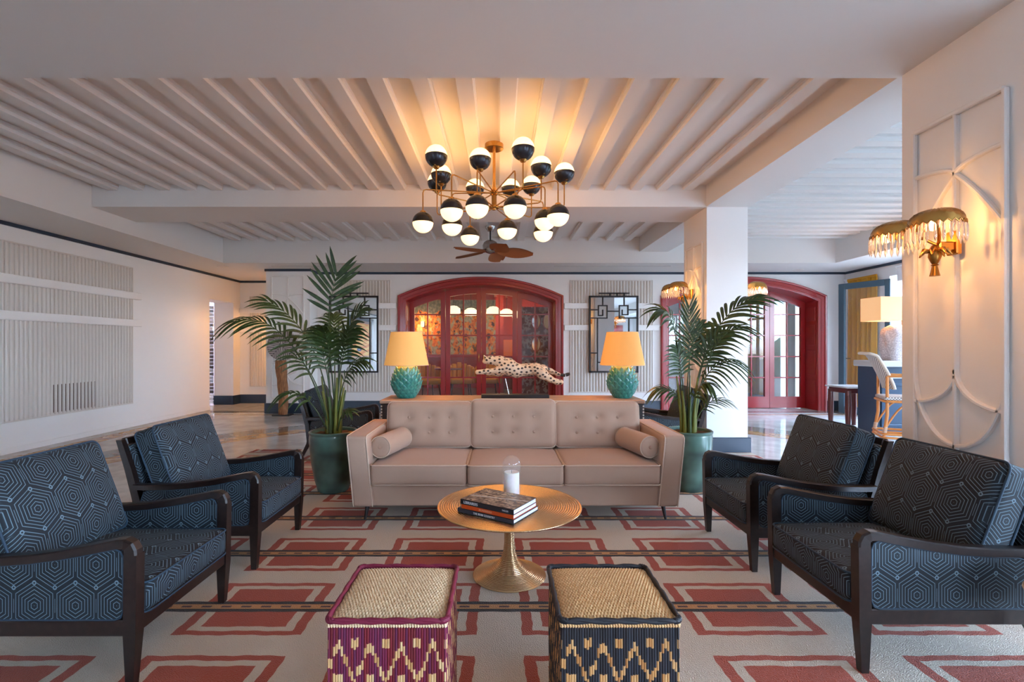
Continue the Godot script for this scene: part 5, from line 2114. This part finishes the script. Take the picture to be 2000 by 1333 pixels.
# ---------------------------------------------------------------- plants
func frond(parent: Node3D, p: Array, pairs: int, length: float, width: float, droop: float, face_to: Vector3, bare := 0.42, opened := 1.0) -> void:
	# p: four bezier points; leaflets grow over the outer part of the rib
	var g := Geo.new()
	var spine := []
	var rad := []
	for k in 25:
		var f := k / 24.0
		spine.append(bezier(p[0], p[1], p[2], p[3], f))
		rad.append(lerpf(0.008, 0.0016, f))
	g.tube(spine, rad, 6)
	for k in pairs:
		var f := bare + (0.985 - bare) * (k + 0.5) / pairs
		var at := bezier(p[0], p[1], p[2], p[3], f)
		var tg := (bezier(p[0], p[1], p[2], p[3], f + 0.01) - at).normalized()
		var side := tg.cross(face_to).normalized()
		var upv := side.cross(tg).normalized()
		var rel := (f - bare) / (1.0 - bare)
		var ln := length * (0.5 + 0.62 * sin(PI * (0.16 + 0.72 * rel))) * rng.randf_range(0.88, 1.1)
		for s in [-1.0, 1.0]:
			var open := lerpf(0.95, 0.35, rel) * opened + rng.randf_range(-0.08, 0.08)
			var d: Vector3 = (side * s * sin(open) + tg * cos(open) + upv * rng.randf_range(-0.05, 0.15)).normalized()
			var wd := d.cross(upv).normalized()
			var rows := []
			for i in 7:
				var q := i / 6.0
				var c := at + d * ln * q - Vector3(0, droop * ln * q * q, 0)
				var hw := width * 0.5 * pow(sin(PI * (0.1 + 0.88 * q)), 0.75) if i < 6 else 0.0006
				var fold := upv * hw * 0.45
				rows.append([c - wd * hw + fold, c, c + wd * hw + fold])
			g.sheet(rows)
	part(parent, "frond", g, M.leaf)


func palm(label: String, at: Vector3, fronds: Array, seed_: int) -> void:
	var t := thing("potted_palm", label, "potted palm", at, 0.0, "potted palms beside the sofa")
	rng.seed = seed_
	var g := Geo.new()
	g.lathe([Vector2(0.0, 0.0), Vector2(0.125, 0.0), Vector2(0.135, 0.01), Vector2(0.165, 0.12), Vector2(0.19, 0.26), Vector2(0.203, 0.4), Vector2(0.206, 0.48), Vector2(0.202, 0.508), Vector2(0.208, 0.515), Vector2(0.21, 0.53), Vector2(0.2, 0.537), Vector2(0.186, 0.53), Vector2(0.184, 0.49), Vector2(0.0, 0.49)], 48)
	part(t, "pot", g, M.pot)
	g = Geo.new()
	var rows := []
	for i in 5:
		var row := []
		for k in 32:
			var a := TAU * k / 32
			var r := 0.185 * i / 4.0
			row.append(Vector3(cos(a) * r, 0.505 + 0.012 * (1.0 - i / 4.0) + 0.006 * sin(k * 2.7 + i * 1.9), sin(a) * r))
		rows.append(row)
	g.sheet(rows, true)
	part(t, "soil", g, M.soil)
	# clustered stems
	for k in 9:
		var a := TAU * k / 9.0 + 0.3
		var b := Vector3(cos(a) * 0.055, 0.5, sin(a) * 0.05)
		var lean := Vector3(cos(a) * 0.05, 0.0, sin(a) * 0.04)
		g = Geo.new()
		g.tube([b, b + Vector3(0, 0.18, 0) + lean * 0.2, b + Vector3(0, 0.42 + 0.1 * sin(k * 2.0), 0) + lean], [0.02, 0.014, 0.007], 8)
		part(t, "stem", g, M.stem if k % 3 != 2 else M.stemgreen)
	for f in fronds:
		var p := []
		for q in f.p:
			p.append(Vector3(q[0], q[1], q[2]))
		frond(t, p, f.get("n", 20), f.get("l", 0.3), f.get("w", 0.03), f.get("d", 0.25), f.get("f", Vector3(0, 0.25, 1.0)), f.get("b", 0.45), f.get("o", 1.0))


func build_palms() -> void:
	palm("tall potted palm in a green glazed pot left of the sofa", Vector3(-1.485, 0.013, -4.36), [
		{"p": [[0.0, 0.55, 0.0], [-0.06, 1.1, 0.0], [-0.08, 1.55, 0.02], [0.06, 1.95, 0.06]], "n": 8, "l": 0.31, "w": 0.034, "d": 0.05, "b": 0.7, "o": 1.25},
		{"p": [[-0.02, 0.55, 0.0], [-0.05, 1.0, 0.0], [-0.2, 1.55, 0.0], [-0.6, 1.7, 0.08]], "n": 13, "l": 0.24, "w": 0.03, "d": 0.35, "f": Vector3(0.3, 0.8, 0.5)},
		{"p": [[-0.04, 0.55, 0.02], [-0.1, 0.9, 0.05], [-0.36, 1.7, 0.15], [-0.8, 1.48, 0.25]], "n": 14, "l": 0.25, "w": 0.028, "d": 0.5, "f": Vector3(0.0, 0.85, 0.5), "b": 0.5},
		{"p": [[0.03, 0.55, 0.0], [0.04, 1.05, 0.03], [0.08, 1.45, 0.06], [0.3, 1.62, 0.12]], "n": 12, "l": 0.22, "w": 0.028, "d": 0.35, "f": Vector3(-0.4, 0.6, 0.7), "b": 0.55},
		{"p": [[0.02, 0.55, 0.02], [0.02, 1.0, 0.05], [0.0, 1.35, 0.12], [0.03, 1.45, 0.35]], "n": 11, "l": 0.28, "w": 0.032, "d": 0.6, "f": Vector3(0, 1, 0.2), "b": 0.55},
		{"p": [[0.03, 0.55, 0.03], [0.07, 0.85, 0.05], [0.12, 1.15, 0.1], [0.33, 1.17, 0.18]], "n": 11, "l": 0.2, "w": 0.022, "d": 0.55, "f": Vector3(-0.2, 0.8, 0.6), "b": 0.5},
		{"p": [[-0.03, 0.55, 0.03], [-0.06, 0.8, 0.08], [-0.14, 1.12, 0.12], [-0.27, 1.2, 0.18]], "n": 6, "l": 0.24, "w": 0.024, "d": 0.5, "f": Vector3(0.3, 0.8, 0.5), "b": 0.62},
		{"p": [[-0.04, 0.54, 0.04], [-0.08, 0.66, 0.1], [-0.2, 0.98, 0.12], [-0.42, 0.86, 0.15]], "n": 6, "l": 0.17, "w": 0.03, "d": 0.7, "f": Vector3(0.0, 0.9, 0.4), "b": 0.5},
		{"p": [[0.0, 0.55, -0.03], [-0.02, 1.0, -0.1], [-0.04, 1.45, -0.15], [-0.12, 1.6, -0.35]], "n": 11, "l": 0.26, "w": 0.03, "d": 0.5, "f": Vector3(0, 1, 0.1), "b": 0.55},
		{"p": [[0.05, 0.54, 0.05], [0.09, 0.66, 0.08], [0.12, 0.76, 0.1], [0.2, 0.72, 0.14]], "n": 5, "l": 0.12, "w": 0.022, "d": 0.5, "f": Vector3(0, 0.9, 0.4)},
		{"p": [[0.0, 0.55, 0.04], [0.0, 0.9, 0.08], [-0.02, 1.2, 0.1], [-0.1, 1.4, 0.2]], "n": 10, "l": 0.26, "w": 0.032, "d": 0.55, "f": Vector3(0.3, 0.6, 0.6), "b": 0.55},
		{"p": [[0.02, 0.55, 0.0], [0.05, 1.0, 0.02], [0.08, 1.3, 0.02], [0.2, 1.44, 0.05]], "n": 12, "l": 0.24, "w": 0.03, "d": 0.6, "f": Vector3(0.0, 0.5, 0.8), "b": 0.5},
	], 101)
	palm("potted palm with drooping fronds in a green glazed pot right of the sofa", Vector3(1.705, 0.013, -4.39), [
		{"p": [[0.0, 0.55, 0.0], [0.03, 0.9, 0.0], [0.0, 1.3, 0.0], [0.0, 1.66, 0.02]], "n": 17, "l": 0.17, "w": 0.018, "d": -0.02, "b": 0.55, "o": 1.0},
		{"p": [[0.03, 0.55, 0.0], [0.06, 1.0, 0.0], [0.2, 1.7, 0.05], [0.62, 1.72, 0.1]], "n": 15, "l": 0.25, "w": 0.032, "d": 0.4, "f": Vector3(-0.2, 0.85, 0.5), "b": 0.5},
		{"p": [[-0.03, 0.55, 0.0], [-0.09, 1.1, 0.0], [-0.1, 1.66, 0.05], [-0.3, 1.6, 0.1]], "n": 9, "l": 0.25, "w": 0.036, "d": 0.55, "f": Vector3(0.3, 0.8, 0.5), "b": 0.6},
		{"p": [[0.03, 0.55, 0.03], [0.08, 0.95, 0.05], [0.16, 1.42, 0.1], [0.4, 1.46, 0.15]], "n": 13, "l": 0.24, "w": 0.024, "d": 0.6, "f": Vector3(-0.2, 0.8, 0.5), "b": 0.5},
		{"p": [[0.02, 0.55, 0.03], [0.05, 0.85, 0.05], [0.1, 1.18, 0.1], [0.36, 1.16, 0.15]], "n": 10, "l": 0.24, "w": 0.024, "d": 0.8, "f": Vector3(-0.1, 0.9, 0.4), "b": 0.5},
		{"p": [[0.04, 0.55, 0.0], [0.08, 0.68, 0.04], [0.14, 0.86, 0.06], [0.32, 0.8, 0.08]], "n": 9, "l": 0.14, "w": 0.013, "d": 0.4, "f": Vector3(-0.1, 0.9, 0.4), "b": 0.4},
		{"p": [[-0.03, 0.55, 0.0], [-0.04, 0.75, 0.0], [-0.1, 0.96, 0.0], [-0.28, 0.9, -0.03]], "n": 8, "l": 0.19, "w": 0.024, "d": 0.7, "f": Vector3(0.1, 0.9, 0.4)},
		{"p": [[0.0, 0.55, 0.03], [0.0, 0.75, 0.06], [0.04, 1.0, 0.1], [0.1, 0.96, 0.2]], "n": 8, "l": 0.2, "w": 0.028, "d": 0.9, "f": Vector3(0.0, 0.9, 0.4)},
		{"p": [[0.0, 0.55, -0.03], [0.03, 1.0, -0.1], [0.05, 1.4, -0.15], [0.25, 1.5, -0.25]], "n": 12, "l": 0.24, "w": 0.028, "d": 0.4, "f": Vector3(0, 0.8, 0.5), "b": 0.5},
		{"p": [[-0.02, 0.55, 0.0], [-0.05, 0.95, 0.02], [-0.08, 1.15, 0.04], [-0.14, 1.28, 0.08]], "n": 11, "l": 0.2, "w": 0.026, "d": 0.5, "f": Vector3(0.0, 0.6, 0.7), "b": 0.5},
		{"p": [[0.02, 0.55, 0.0], [0.06, 1.0, 0.03], [0.1, 1.25, 0.05], [0.24, 1.4, 0.08]], "n": 13, "l": 0.22, "w": 0.026, "d": 0.4, "f": Vector3(-0.1, 0.6, 0.7), "b": 0.5},
	], 202)


# ---------------------------------------------------------------- along the walls
func mirror(label: String, at: Vector3, flip: float) -> void:
	var t := thing("fretwork_mirror", label, "mirror", at, 0.0, "black fretwork mirrors on the back wall")
	var g := Geo.new()
	g.span(Vector3(-0.475, 0, 0.0), Vector3(0.475, 1.5, 0.018))
	part(t, "mirror_glass", g, M.mirror)
	# measured bars: x and y in hundredths of the frame, from its left and top edge
	var bars := [
		[0, 0, 100, 0], [0, 100, 100, 100], [0, 0, 0, 100], [100, 0, 100, 100],
		[27, 0, 27, 12], [18, 12, 36, 12], [18, 12, 18, 25], [36, 12, 36, 28.5], [18, 25, 27, 25], [27, 18, 27, 25],
		[0, 17.5, 18, 17.5], [36, 19.5, 62, 19.5], [62, 12, 80, 12], [62, 12, 62, 28.5], [80, 12, 80, 24], [68, 24, 80, 24], [68, 18, 68, 24],
		[72, -4.5, 72, 12], [80, 17.5, 100, 17.5], [0, 28.5, 36, 28.5], [62, 28.5, 100, 28.5], [16, 28.5, 16, 100],
		[0, 75, 16, 75], [16, 87.5, 82, 87.5], [82, 28.5, 82, 87.5], [82, 87.5, 82, 100],
		[20, -4.5, 82, -4.5], [42, -4.5, 42, 0], [57, -4.5, 57, 0]]
	g = Geo.new()
	for b in bars:
		var x0: float = (minf(b[0], b[2]) / 100.0 - 0.5) * 0.953 * flip
		var x1: float = (maxf(b[0], b[2]) / 100.0 - 0.5) * 0.953 * flip
		var y0: float = 1.506 * (1.0 - maxf(b[1], b[3]) / 100.0)
		var y1: float = 1.506 * (1.0 - minf(b[1], b[3]) / 100.0)
		var e := 0.016 if (b[0] == b[2] and (b[0] == 0 or b[0] == 100)) or (b[1] == b[3] and (b[1] == 0 or b[1] == 100)) else 0.011
		g.span(Vector3(minf(x0, x1) - e, y0 - e, 0.005), Vector3(maxf(x0, x1) + e, y1 + e, 0.045), 0.003)
	part(t, "fretwork_frame", g, M.iron)


func build_walls_things() -> void:
	mirror("black fretwork mirror on the back wall left of the doors", Vector3(-2.91, 0.79, -9.756), -1.0)
	mirror("black fretwork mirror on the back wall right of the doors", Vector3(2.29, 0.79, -9.756), 1.0)
	# disc sculpture
	var t := thing("disc_sculpture", "carved grey stone disc on a rough wooden post", "sculpture", Vector3(-4.07, 0.0, -9.15))
	var g := Geo.new()
	g.span(Vector3(-0.16, 0.0, -0.11), Vector3(0.16, 0.018, 0.11), 0.003)
	part(t, "foot_plate", g, M.black)
	g = Geo.new()
	var rows := []
	for i in 15:
		var f := i / 14.0
		var row := []
		for k in 18:
			var a := TAU * k / 18
			var r := 0.075 + 0.022 * f + 0.006 * sin(i * 1.3 + k * 0.7) + 0.005 * sin(k * 2.1)
			row.append(Vector3(cos(a) * r * 1.1 + 0.018 * sin(f * 5.0) - 0.02 * f, 0.018 + 1.02 * f, sin(a) * r * 0.8))
		rows.append(row)
	g.sheet(rows, true, true)
	part(t, "post", g, M.teak)
	g = Geo.new()
	var n := 48
	for sz in [0.045, -0.045]:
		for ring_ in 6:
			for k in n:
				var q := []
				for c in [[ring_, k], [ring_ + 1, k], [ring_ + 1, k + 1], [ring_, k + 1]]:
					var a: float = TAU * c[1] / n
					var r: float = 0.278 * c[0] / 6.0
					q.append([Vector3(cos(a) * r, 1.315 + sin(a) * r, sz * (1.0 + 0.25 * (1.0 - pow(c[0] / 6.0, 2.0)))), Vector2(0.5 + cos(a) * r / 0.56, 0.5 - sin(a) * r / 0.56)])
				if sz < 0:
					q.reverse()
				var nn := Vector3(0, 0, signf(sz))
				var i0 := g.vert(q[0][0], nn, q[0][1])
				for e in [1, 2, 3]:
					g.vert(q[e][0], nn, q[e][1])
				g.face(i0, i0 + 1, i0 + 2)
				g.face(i0, i0 + 2, i0 + 3)
	for k in n:
		var a := TAU * k / n
		var b := TAU * (k + 1) / n
		g.quad(Vector3(cos(a) * 0.278, 1.315 + sin(a) * 0.278, 0.045), Vector3(cos(a) * 0.278, 1.315 + sin(a) * 0.278, -0.045), Vector3(cos(b) * 0.278, 1.315 + sin(b) * 0.278, -0.045), Vector3(cos(b) * 0.278, 1.315 + sin(b) * 0.278, 0.045), Vector2(0.45, 0.3), Vector2(0.5, 0.34))
	part(t, "disc", g, M.stone_disc)
	# picture on the wall behind the camera, seen in the left mirror
	t = thing("framed_painting", "orange sunset painting in a navy frame reflected in the left mirror", "painting", Vector3(WL + 0.005, 0.6, 1.4), PI / 2)
	g = Geo.new()
	g.quad(Vector3(-1.5, 0.16, 0.02), Vector3(1.5, 0.16, 0.02), Vector3(1.5, 1.8, 0.02), Vector3(-1.5, 1.8, 0.02))
	part(t, "canvas", g, M.sunset)
	g = Geo.new()
	for s in [-1.0, 1.0]:
		g.span(Vector3(s * 1.5, 0.0, 0.0), Vector3(s * 1.9, 1.96, 0.05), 0.006)
	for h in [[0.0, 0.16], [1.8, 1.96]]:
		g.span(Vector3(-1.5, h[0], 0.0), Vector3(1.5, h[1], 0.05), 0.006)
	part(t, "frame", g, M.navy)
	t = thing("red_screen", "red panelled screen behind the camera reflected in the right mirror", "screen", Vector3(5.9, 0.0, 5.9), PI)
	for k in 2:
		g = Geo.new()
		g.span(Vector3(-0.55 + 0.55 * k, 0.02, 0.0), Vector3(-0.02 + 0.55 * k, 2.4, 0.04), 0.006)
		part(t, "panel", g, M.red)


func build_soffit_things() -> void:
	var lb := ["round white speaker disc in the left soffit", "round white speaker disc in the right soffit"]
	var k := 0
	for c in [[-5.19, 9.13], [5.84, 9.5]]:
		var g := Geo.new()
		g.lathe([Vector2(0.0, 2.79), Vector2(0.085, 2.79), Vector2(0.1, 2.794), Vector2(0.1, 2.8)], 28)
		solo("ceiling_speaker", g, M.slat, lb[k], "speaker", P(c[0], 0, c[1]), 0.0, "ceiling speakers")
		k += 1
	lb = ["slim air slot in the soffit left of the doors", "slim air slot in the soffit right of the doors"]
	k = 0
	for c in [[-3.4, 1.7], [2.1, 2.2]]:
		var t := thing("air_slot", lb[k], "air vent", P(c[0], 2.8, 9.05), 0.0, "air slots in the soffit")
		k += 1
		var g := Geo.new()
		g.span(Vector3(-c[1] / 2, -0.004, -0.02), Vector3(c[1] / 2, 0.0, 0.02))
		part(t, "frame", g, M.moulding)
		g = Geo.new()
		g.span(Vector3(-c[1] / 2 + 0.01, -0.0055, -0.008), Vector3(c[1] / 2 - 0.01, -0.004, 0.008))
		part(t, "slot", g, M.grille)


func build_right_side() -> void:
	# open glazed door in front of the curtain
	var a := Vector3(6.93, 0, -8.6)
	var b := Vector3(6.57, 0, -9.4)
	var along := (b - a).normalized()
	var t := thing("terrace_door", "open glazed door with slate blue frame before the mustard curtain", "door", a + Vector3(0, 0.02, 0))
	t.basis = Basis(along, Vector3.UP, along.cross(Vector3.UP))
	var ln := (b - a).length()
	var g := Geo.new()
	for x in [[0.0, 0.09], [ln - 0.11, ln]]:
		g.span(Vector3(x[0], 0, -0.03), Vector3(x[1], 2.48, 0.03), 0.008)
	for h in [[0.0, 0.14], [2.37, 2.48]]:
		g.span(Vector3(0.09, h[0], -0.03), Vector3(ln - 0.11, h[1], 0.03), 0.006)
	part(t, "door_frame", g, M.teal_frame)
	g = Geo.new()
	g.quad(Vector3(0.09, 0.14, 0), Vector3(ln - 0.11, 0.14, 0), Vector3(ln - 0.11, 2.37, 0), Vector3(0.09, 2.37, 0))
	part(t, "pane", g, M.glass)
	g = Geo.new()
	g.tube([Vector3(ln - 0.05, 1.05, 0.03), Vector3(ln - 0.05, 1.05, 0.07), Vector3(ln - 0.16, 1.05, 0.07)], 0.009, 8)
	part(t, "handle", g, M.brass)
	curtain("mustard velvet curtain on the right wall behind the open glazed door", Vector3(6.93, 0.02, -9.3), -PI / 2, 0.74, 2.58, 6, M.mustard, 7, 0.6)
	curtain("white sheer curtain beside the mustard curtain", Vector3(6.95, 0.02, -9.74), -PI / 2, 0.12, 2.6, 2, M.sheer, 8, 0.5)
	g = Geo.new()
	g.span(Vector3(6.95, 2.44, -8.5), Vector3(6.97, 2.7, -6.4), 0.004)
	var bl := solo("roller_blind", g, M.blind, "white roller blind above the right windows", "blind")
	g = Geo.new()
	g.tube([Vector3(6.96, 2.7, -8.52), Vector3(6.96, 2.7, -6.38)], 0.022, 10)
	part(bl, "roller", g, M.blind)
	# bar counter
	t = thing("bar_counter", "slate blue panelled bar counter with pale top at the far right", "bar counter", Vector3(6.2, 0.0, -7.3))
	g = Geo.new()
	g.span(Vector3(-0.66, 0.0, -0.22), Vector3(0.7, 1.0, 0.18), 0.006)
	part(t, "body", g, M.counterblue)
	g = Geo.new()
	g.span(Vector3(-0.72, 1.0, -0.24), Vector3(0.74, 1.09, 0.26), 0.012)
	part(t, "counter_top", g, M.countertop)
	g = Geo.new()
	g.span(Vector3(-0.68, 0.83, 0.18), Vector3(0.7, 0.86, 0.21), 0.004)
	part(t, "ledge", g, M.countertop)
	for x in [-0.62, 0.04]:
		g = Geo.new()
		g.span(Vector3(x, 0.12, 0.18), Vector3(x + 0.6, 0.16, 0.205), 0.005)
		g.span(Vector3(x, 0.72, 0.18), Vector3(x + 0.6, 0.76, 0.205), 0.005)
		g.span(Vector3(x, 0.16, 0.18), Vector3(x + 0.04, 0.72, 0.205), 0.005)
		g.span(Vector3(x + 0.56, 0.16, 0.18), Vector3(x + 0.6, 0.72, 0.205), 0.005)
		part(t, "panel_moulding", g, M.counterblue)
	# lamp with a rough crystal base
	t = thing("crystal_lamp", "lamp with wide rectangular linen shade and rough white crystal base on the bar", "table lamp", Vector3(6.05, 1.09, -7.3))
	g = Geo.new()
	rows_rock(g)
	part(t, "crystal_base", g, M.crystalrock)
	g = Geo.new()
	g.tube([Vector3(0, 0.5, 0), Vector3(0, 0.7, 0)], 0.012, 8)
	part(t, "stem", g, M.brass)
	g = Geo.new()
	for s in [1.0, 0.985]:
		var c := [Vector3(-0.48 * s, 0, 0.2 * s), Vector3(0.48 * s, 0, 0.2 * s), Vector3(0.48 * s, 0, -0.2 * s), Vector3(-0.48 * s, 0, -0.2 * s)]
		for k in 4:
			var p: Vector3 = c[k]
			var q: Vector3 = c[(k + 1) % 4]
			g.quad(p + Vector3(0, 0.59, 0), q + Vector3(0, 0.59, 0), q + Vector3(0, 0.94, 0), p + Vector3(0, 0.94, 0))
	part(t, "lamp_shade", g, M.drum)
	g = Geo.new()
	g.lathe([Vector2(0.0, 0.62), Vector2(0.025, 0.63), Vector2(0.035, 0.67), Vector2(0.02, 0.71), Vector2(0.0, 0.72)], 14)
	part(t, "bulb", g, M.bulb)
	omni(t, Vector3(0, 0.67, 0), Color(1.0, 0.78, 0.5), 0.8, 0.04)
	# side table
	t = thing("side_table", "small table with mahogany legs and grey top beside the open door", "side table", Vector3(5.72, 0.0, -7.88))
	g = Geo.new()
	g.span(Vector3(-0.3, 0.64, -0.22), Vector3(0.2, 0.665, 0.3), 0.006)
	part(t, "table_top", g, M.countertop)
	g = Geo.new()
	g.span(Vector3(-0.26, 0.56, -0.18), Vector3(0.16, 0.64, 0.26), 0.004)
	part(t, "apron", g, M.mahogany)
	for x in [-0.24, 0.14]:
		for z in [-0.16, 0.24]:
			g = Geo.new()
			g.tube([Vector3(x, 0.6, z), Vector3(x, 0.3, z), Vector3(x, 0.0, z)], [0.04, 0.045, 0.032], 10)
			part(t, "leg", g, M.mahogany)
	bar_stool()
	# stool edge at the right border of the picture
	t = thing("round_pouffe", "edge of a beige piped pouffe at the picture's right border", "pouffe", Vector3(2.085, 0.013, -1.655))
	g = Geo.new()
	g.lathe([Vector2(0.0, 0.30), Vector2(0.18, 0.30), Vector2(0.2, 0.32), Vector2(0.205, 0.4), Vector2(0.2, 0.455), Vector2(0.18, 0.475), Vector2(0.0, 0.485)], 32)
	part(t, "seat", g, M.sofa)
	g = Geo.new()
	var loop := []
	for k in 33:
		loop.append(Vector3(cos(TAU * k / 32) * 0.204, 0.4, sin(TAU * k / 32) * 0.204))
	g.tube(loop, 0.006, 6, false)
	part(t, "piping", g, M.sofa_pipe)
	for k in 3:
		var q := TAU * k / 3.0 + 0.4
		g = Geo.new()
		g.tube([Vector3(cos(q) * 0.13, 0.31, sin(q) * 0.13), Vector3(cos(q) * 0.16, 0.0, sin(q) * 0.16)], [0.016, 0.01], 8)
		part(t, "leg", g, M.darkwood)


func rows_rock(g: Geo) -> void:
	var nz := FastNoiseLite.new()
	nz.seed = 12
	nz.frequency = 6.0
	nz.noise_type = FastNoiseLite.TYPE_CELLULAR
	g.soft(Vector3(0, 0.26, 0), Vector3(0.5, 0.5, 0.3), 0.1, 9, Vector3(0.04, 0.02, 0.03), Basis(), func(p: Vector3) -> Vector3:
		if p.y < -0.2:
			return Vector3(p.x, -0.26, p.z)
		return p * (1.0 + 0.3 * nz.get_noise_3dv(p) + 0.12))


func bar_stool() -> void:
	# rattan bar stool, seen from its left side: front is +x
	var t := thing("rattan_bar_stool", "tall rattan bar stool with woven back at the bar counter", "bar stool", Vector3(4.78, 0.0, -5.75), -0.45)
	var g := Geo.new()
	# legs
	for z in [-0.2, 0.2]:
		for x in [[-0.2, -0.27], [0.2, 0.25]]:
			g = Geo.new()
			g.tube([Vector3(x[0], 0.72 if x[0] > 0 else 0.95, z), Vector3(x[0], 0.5, z), Vector3(x[1], 0.0, z * 1.15)], [0.016, 0.017, 0.017], 10)
			var lg := part(t, "leg", g, M.rattan)
			g = Geo.new()
			for k in 7:
				var y := 0.27 + k * 0.014
				var cx := lerpf(x[1], x[0], y / 0.5)
				var ring := []
				for e in 11:
					ring.append(Vector3(cx + cos(TAU * e / 10) * 0.02, y + 0.003 * sin(TAU * e / 10), z * lerpf(1.15, 1.0, y / 0.5) + sin(TAU * e / 10) * 0.02))
				g.tube(ring, 0.004, 5, false)
			part(lg, "binding", g, M.rattan_wrap)
	# seat and rim
	g = Geo.new()
	g.soft(Vector3(0.0, 0.69, 0.0), Vector3(0.46, 0.045, 0.44), 0.02, 4, Vector3(0, 0.012, 0))
	part(t, "woven_seat", g, M.rattan_weave)
	g = Geo.new()
	var loop := []
	for q in rounded_loop(0.47, 0.45, 0.06):
		loop.append(Vector3(q.x, 0.66, q.y))
	g.tube(loop, 0.015, 8, false)
	part(t, "seat_rim", g, M.rattan)
	# foot rings
	for y in [0.24, 0.28]:
		g = Geo.new()
		loop = []
		for q in rounded_loop(0.5, 0.47, 0.04):
			loop.append(Vector3(q.x, y, q.y))
		g.tube(loop, 0.014, 8, false)
		part(t, "foot_ring", g, M.rattan)
	# arched braces
	for z in [-0.2, 0.2]:
		g = Geo.new()
		var pts := []
		for k in 13:
			var f := k / 12.0
			pts.append(Vector3(-0.21 + 0.42 * f, 0.36 + 0.27 * sin(PI * f), z))
		g.tube(pts, 0.011, 8)
		part(t, "brace", g, M.rattan)
		g = Geo.new()
		g.tube([Vector3(-0.2, 0.95, z), Vector3(-0.06, 0.955, z * 1.1), Vector3(0.16, 0.95, z * 1.1), Vector3(0.22, 0.9, z), Vector3(0.2, 0.7, z)], 0.013, 8)
		part(t, "arm", g, M.rattan)
	# curved back with a rolled top
	g = Geo.new()
	var rows := []
	for i in 13:
		var f := i / 12.0
		var row := []
		var x := -0.2 - 0.2 * pow(f, 1.3)
		var y := 0.8 + 0.46 * f
		if f > 0.86:
			x -= 0.035 * (f - 0.86) / 0.14
			y -= 0.045 * (f - 0.86) / 0.14
		for j in 9:
			var u := j / 4.0 - 1.0
			row.append(Vector3(x + 0.06 * u * u, y, 0.2 * u * (1.0 - 0.12 * f)))
		rows.append(row)
	g.sheet(rows)
	var bk := []
	for row in rows:
		var nr := []
		for p in row:
			nr.append(p + Vector3(0.022, 0, 0))
		bk.append(nr)
	g.sheet(bk, false, true)
	part(t, "woven_back", g, M.rattan_weave)
	g = Geo.new()
	var edge := []
	for i in 13:
		edge.append(rows[i][0] + Vector3(0.01, 0, 0))
	for j in range(1, 9):
		edge.append(rows[12][j] + Vector3(0.01, 0, 0))
	for i in range(11, -1, -1):
		edge.append(rows[i][8] + Vector3(0.01, 0, 0))
	g.tube(edge, 0.017, 8)
	part(t, "back_rim", g, M.rattan_wrap)


# ---------------------------------------------------------------- everything
func _ready() -> void:
	# camera: level, lens shifted a little (vanishing point at 975, 677 of 2000 x 1333; focal length 950 px)
	var cam := Camera3D.new()
	cam.name = "camera"
	add_child(cam)
	cam.position = Vector3(0, 1.3, 0)
	cam.projection = Camera3D.PROJECTION_FRUSTUM
	cam.near = 0.1
	cam.far = 120.0
	cam.size = 0.1 * 1333.0 / 950.0
	cam.frustum_offset = Vector2(0.1 * 25.0 / 950.0, 0.1 * 10.5 / 950.0)
	cam.current = true
	# bright overcast sky; it lights the room through the windows
	var env := Environment.new()
	env.background_mode = Environment.BG_SKY
	var sky := Sky.new()
	var sm := ProceduralSkyMaterial.new()
	sm.sky_top_color = Color(0.68, 0.80, 0.97)
	sm.sky_horizon_color = Color(0.82, 0.91, 1.0)
	sm.ground_bottom_color = Color(0.4, 0.39, 0.37)
	sm.ground_horizon_color = Color(0.7, 0.7, 0.7)
	sm.sky_energy_multiplier = 1.0
	sky.sky_material = sm
	env.sky = sky
	env.background_energy_multiplier = 56.0
	env.tonemap_mode = Environment.TONE_MAPPER_LINEAR
	env.tonemap_exposure = 0.76
	env.sdfgi_enabled = true
	env.ssao_enabled = true
	env.ssil_enabled = true
	var we := WorldEnvironment.new()
	we.name = "world"
	we.environment = env
	add_child(we)
	make_materials()
	build_room()
	build_beyond()
	build_rug()
	build_sofa()
	build_armchairs()
	build_table()
	build_stools()
	build_console()
	build_palms()
	build_chandelier()
	build_fan()
	build_sconces()
	build_walls_things()
	build_soffit_things()
	build_right_side()
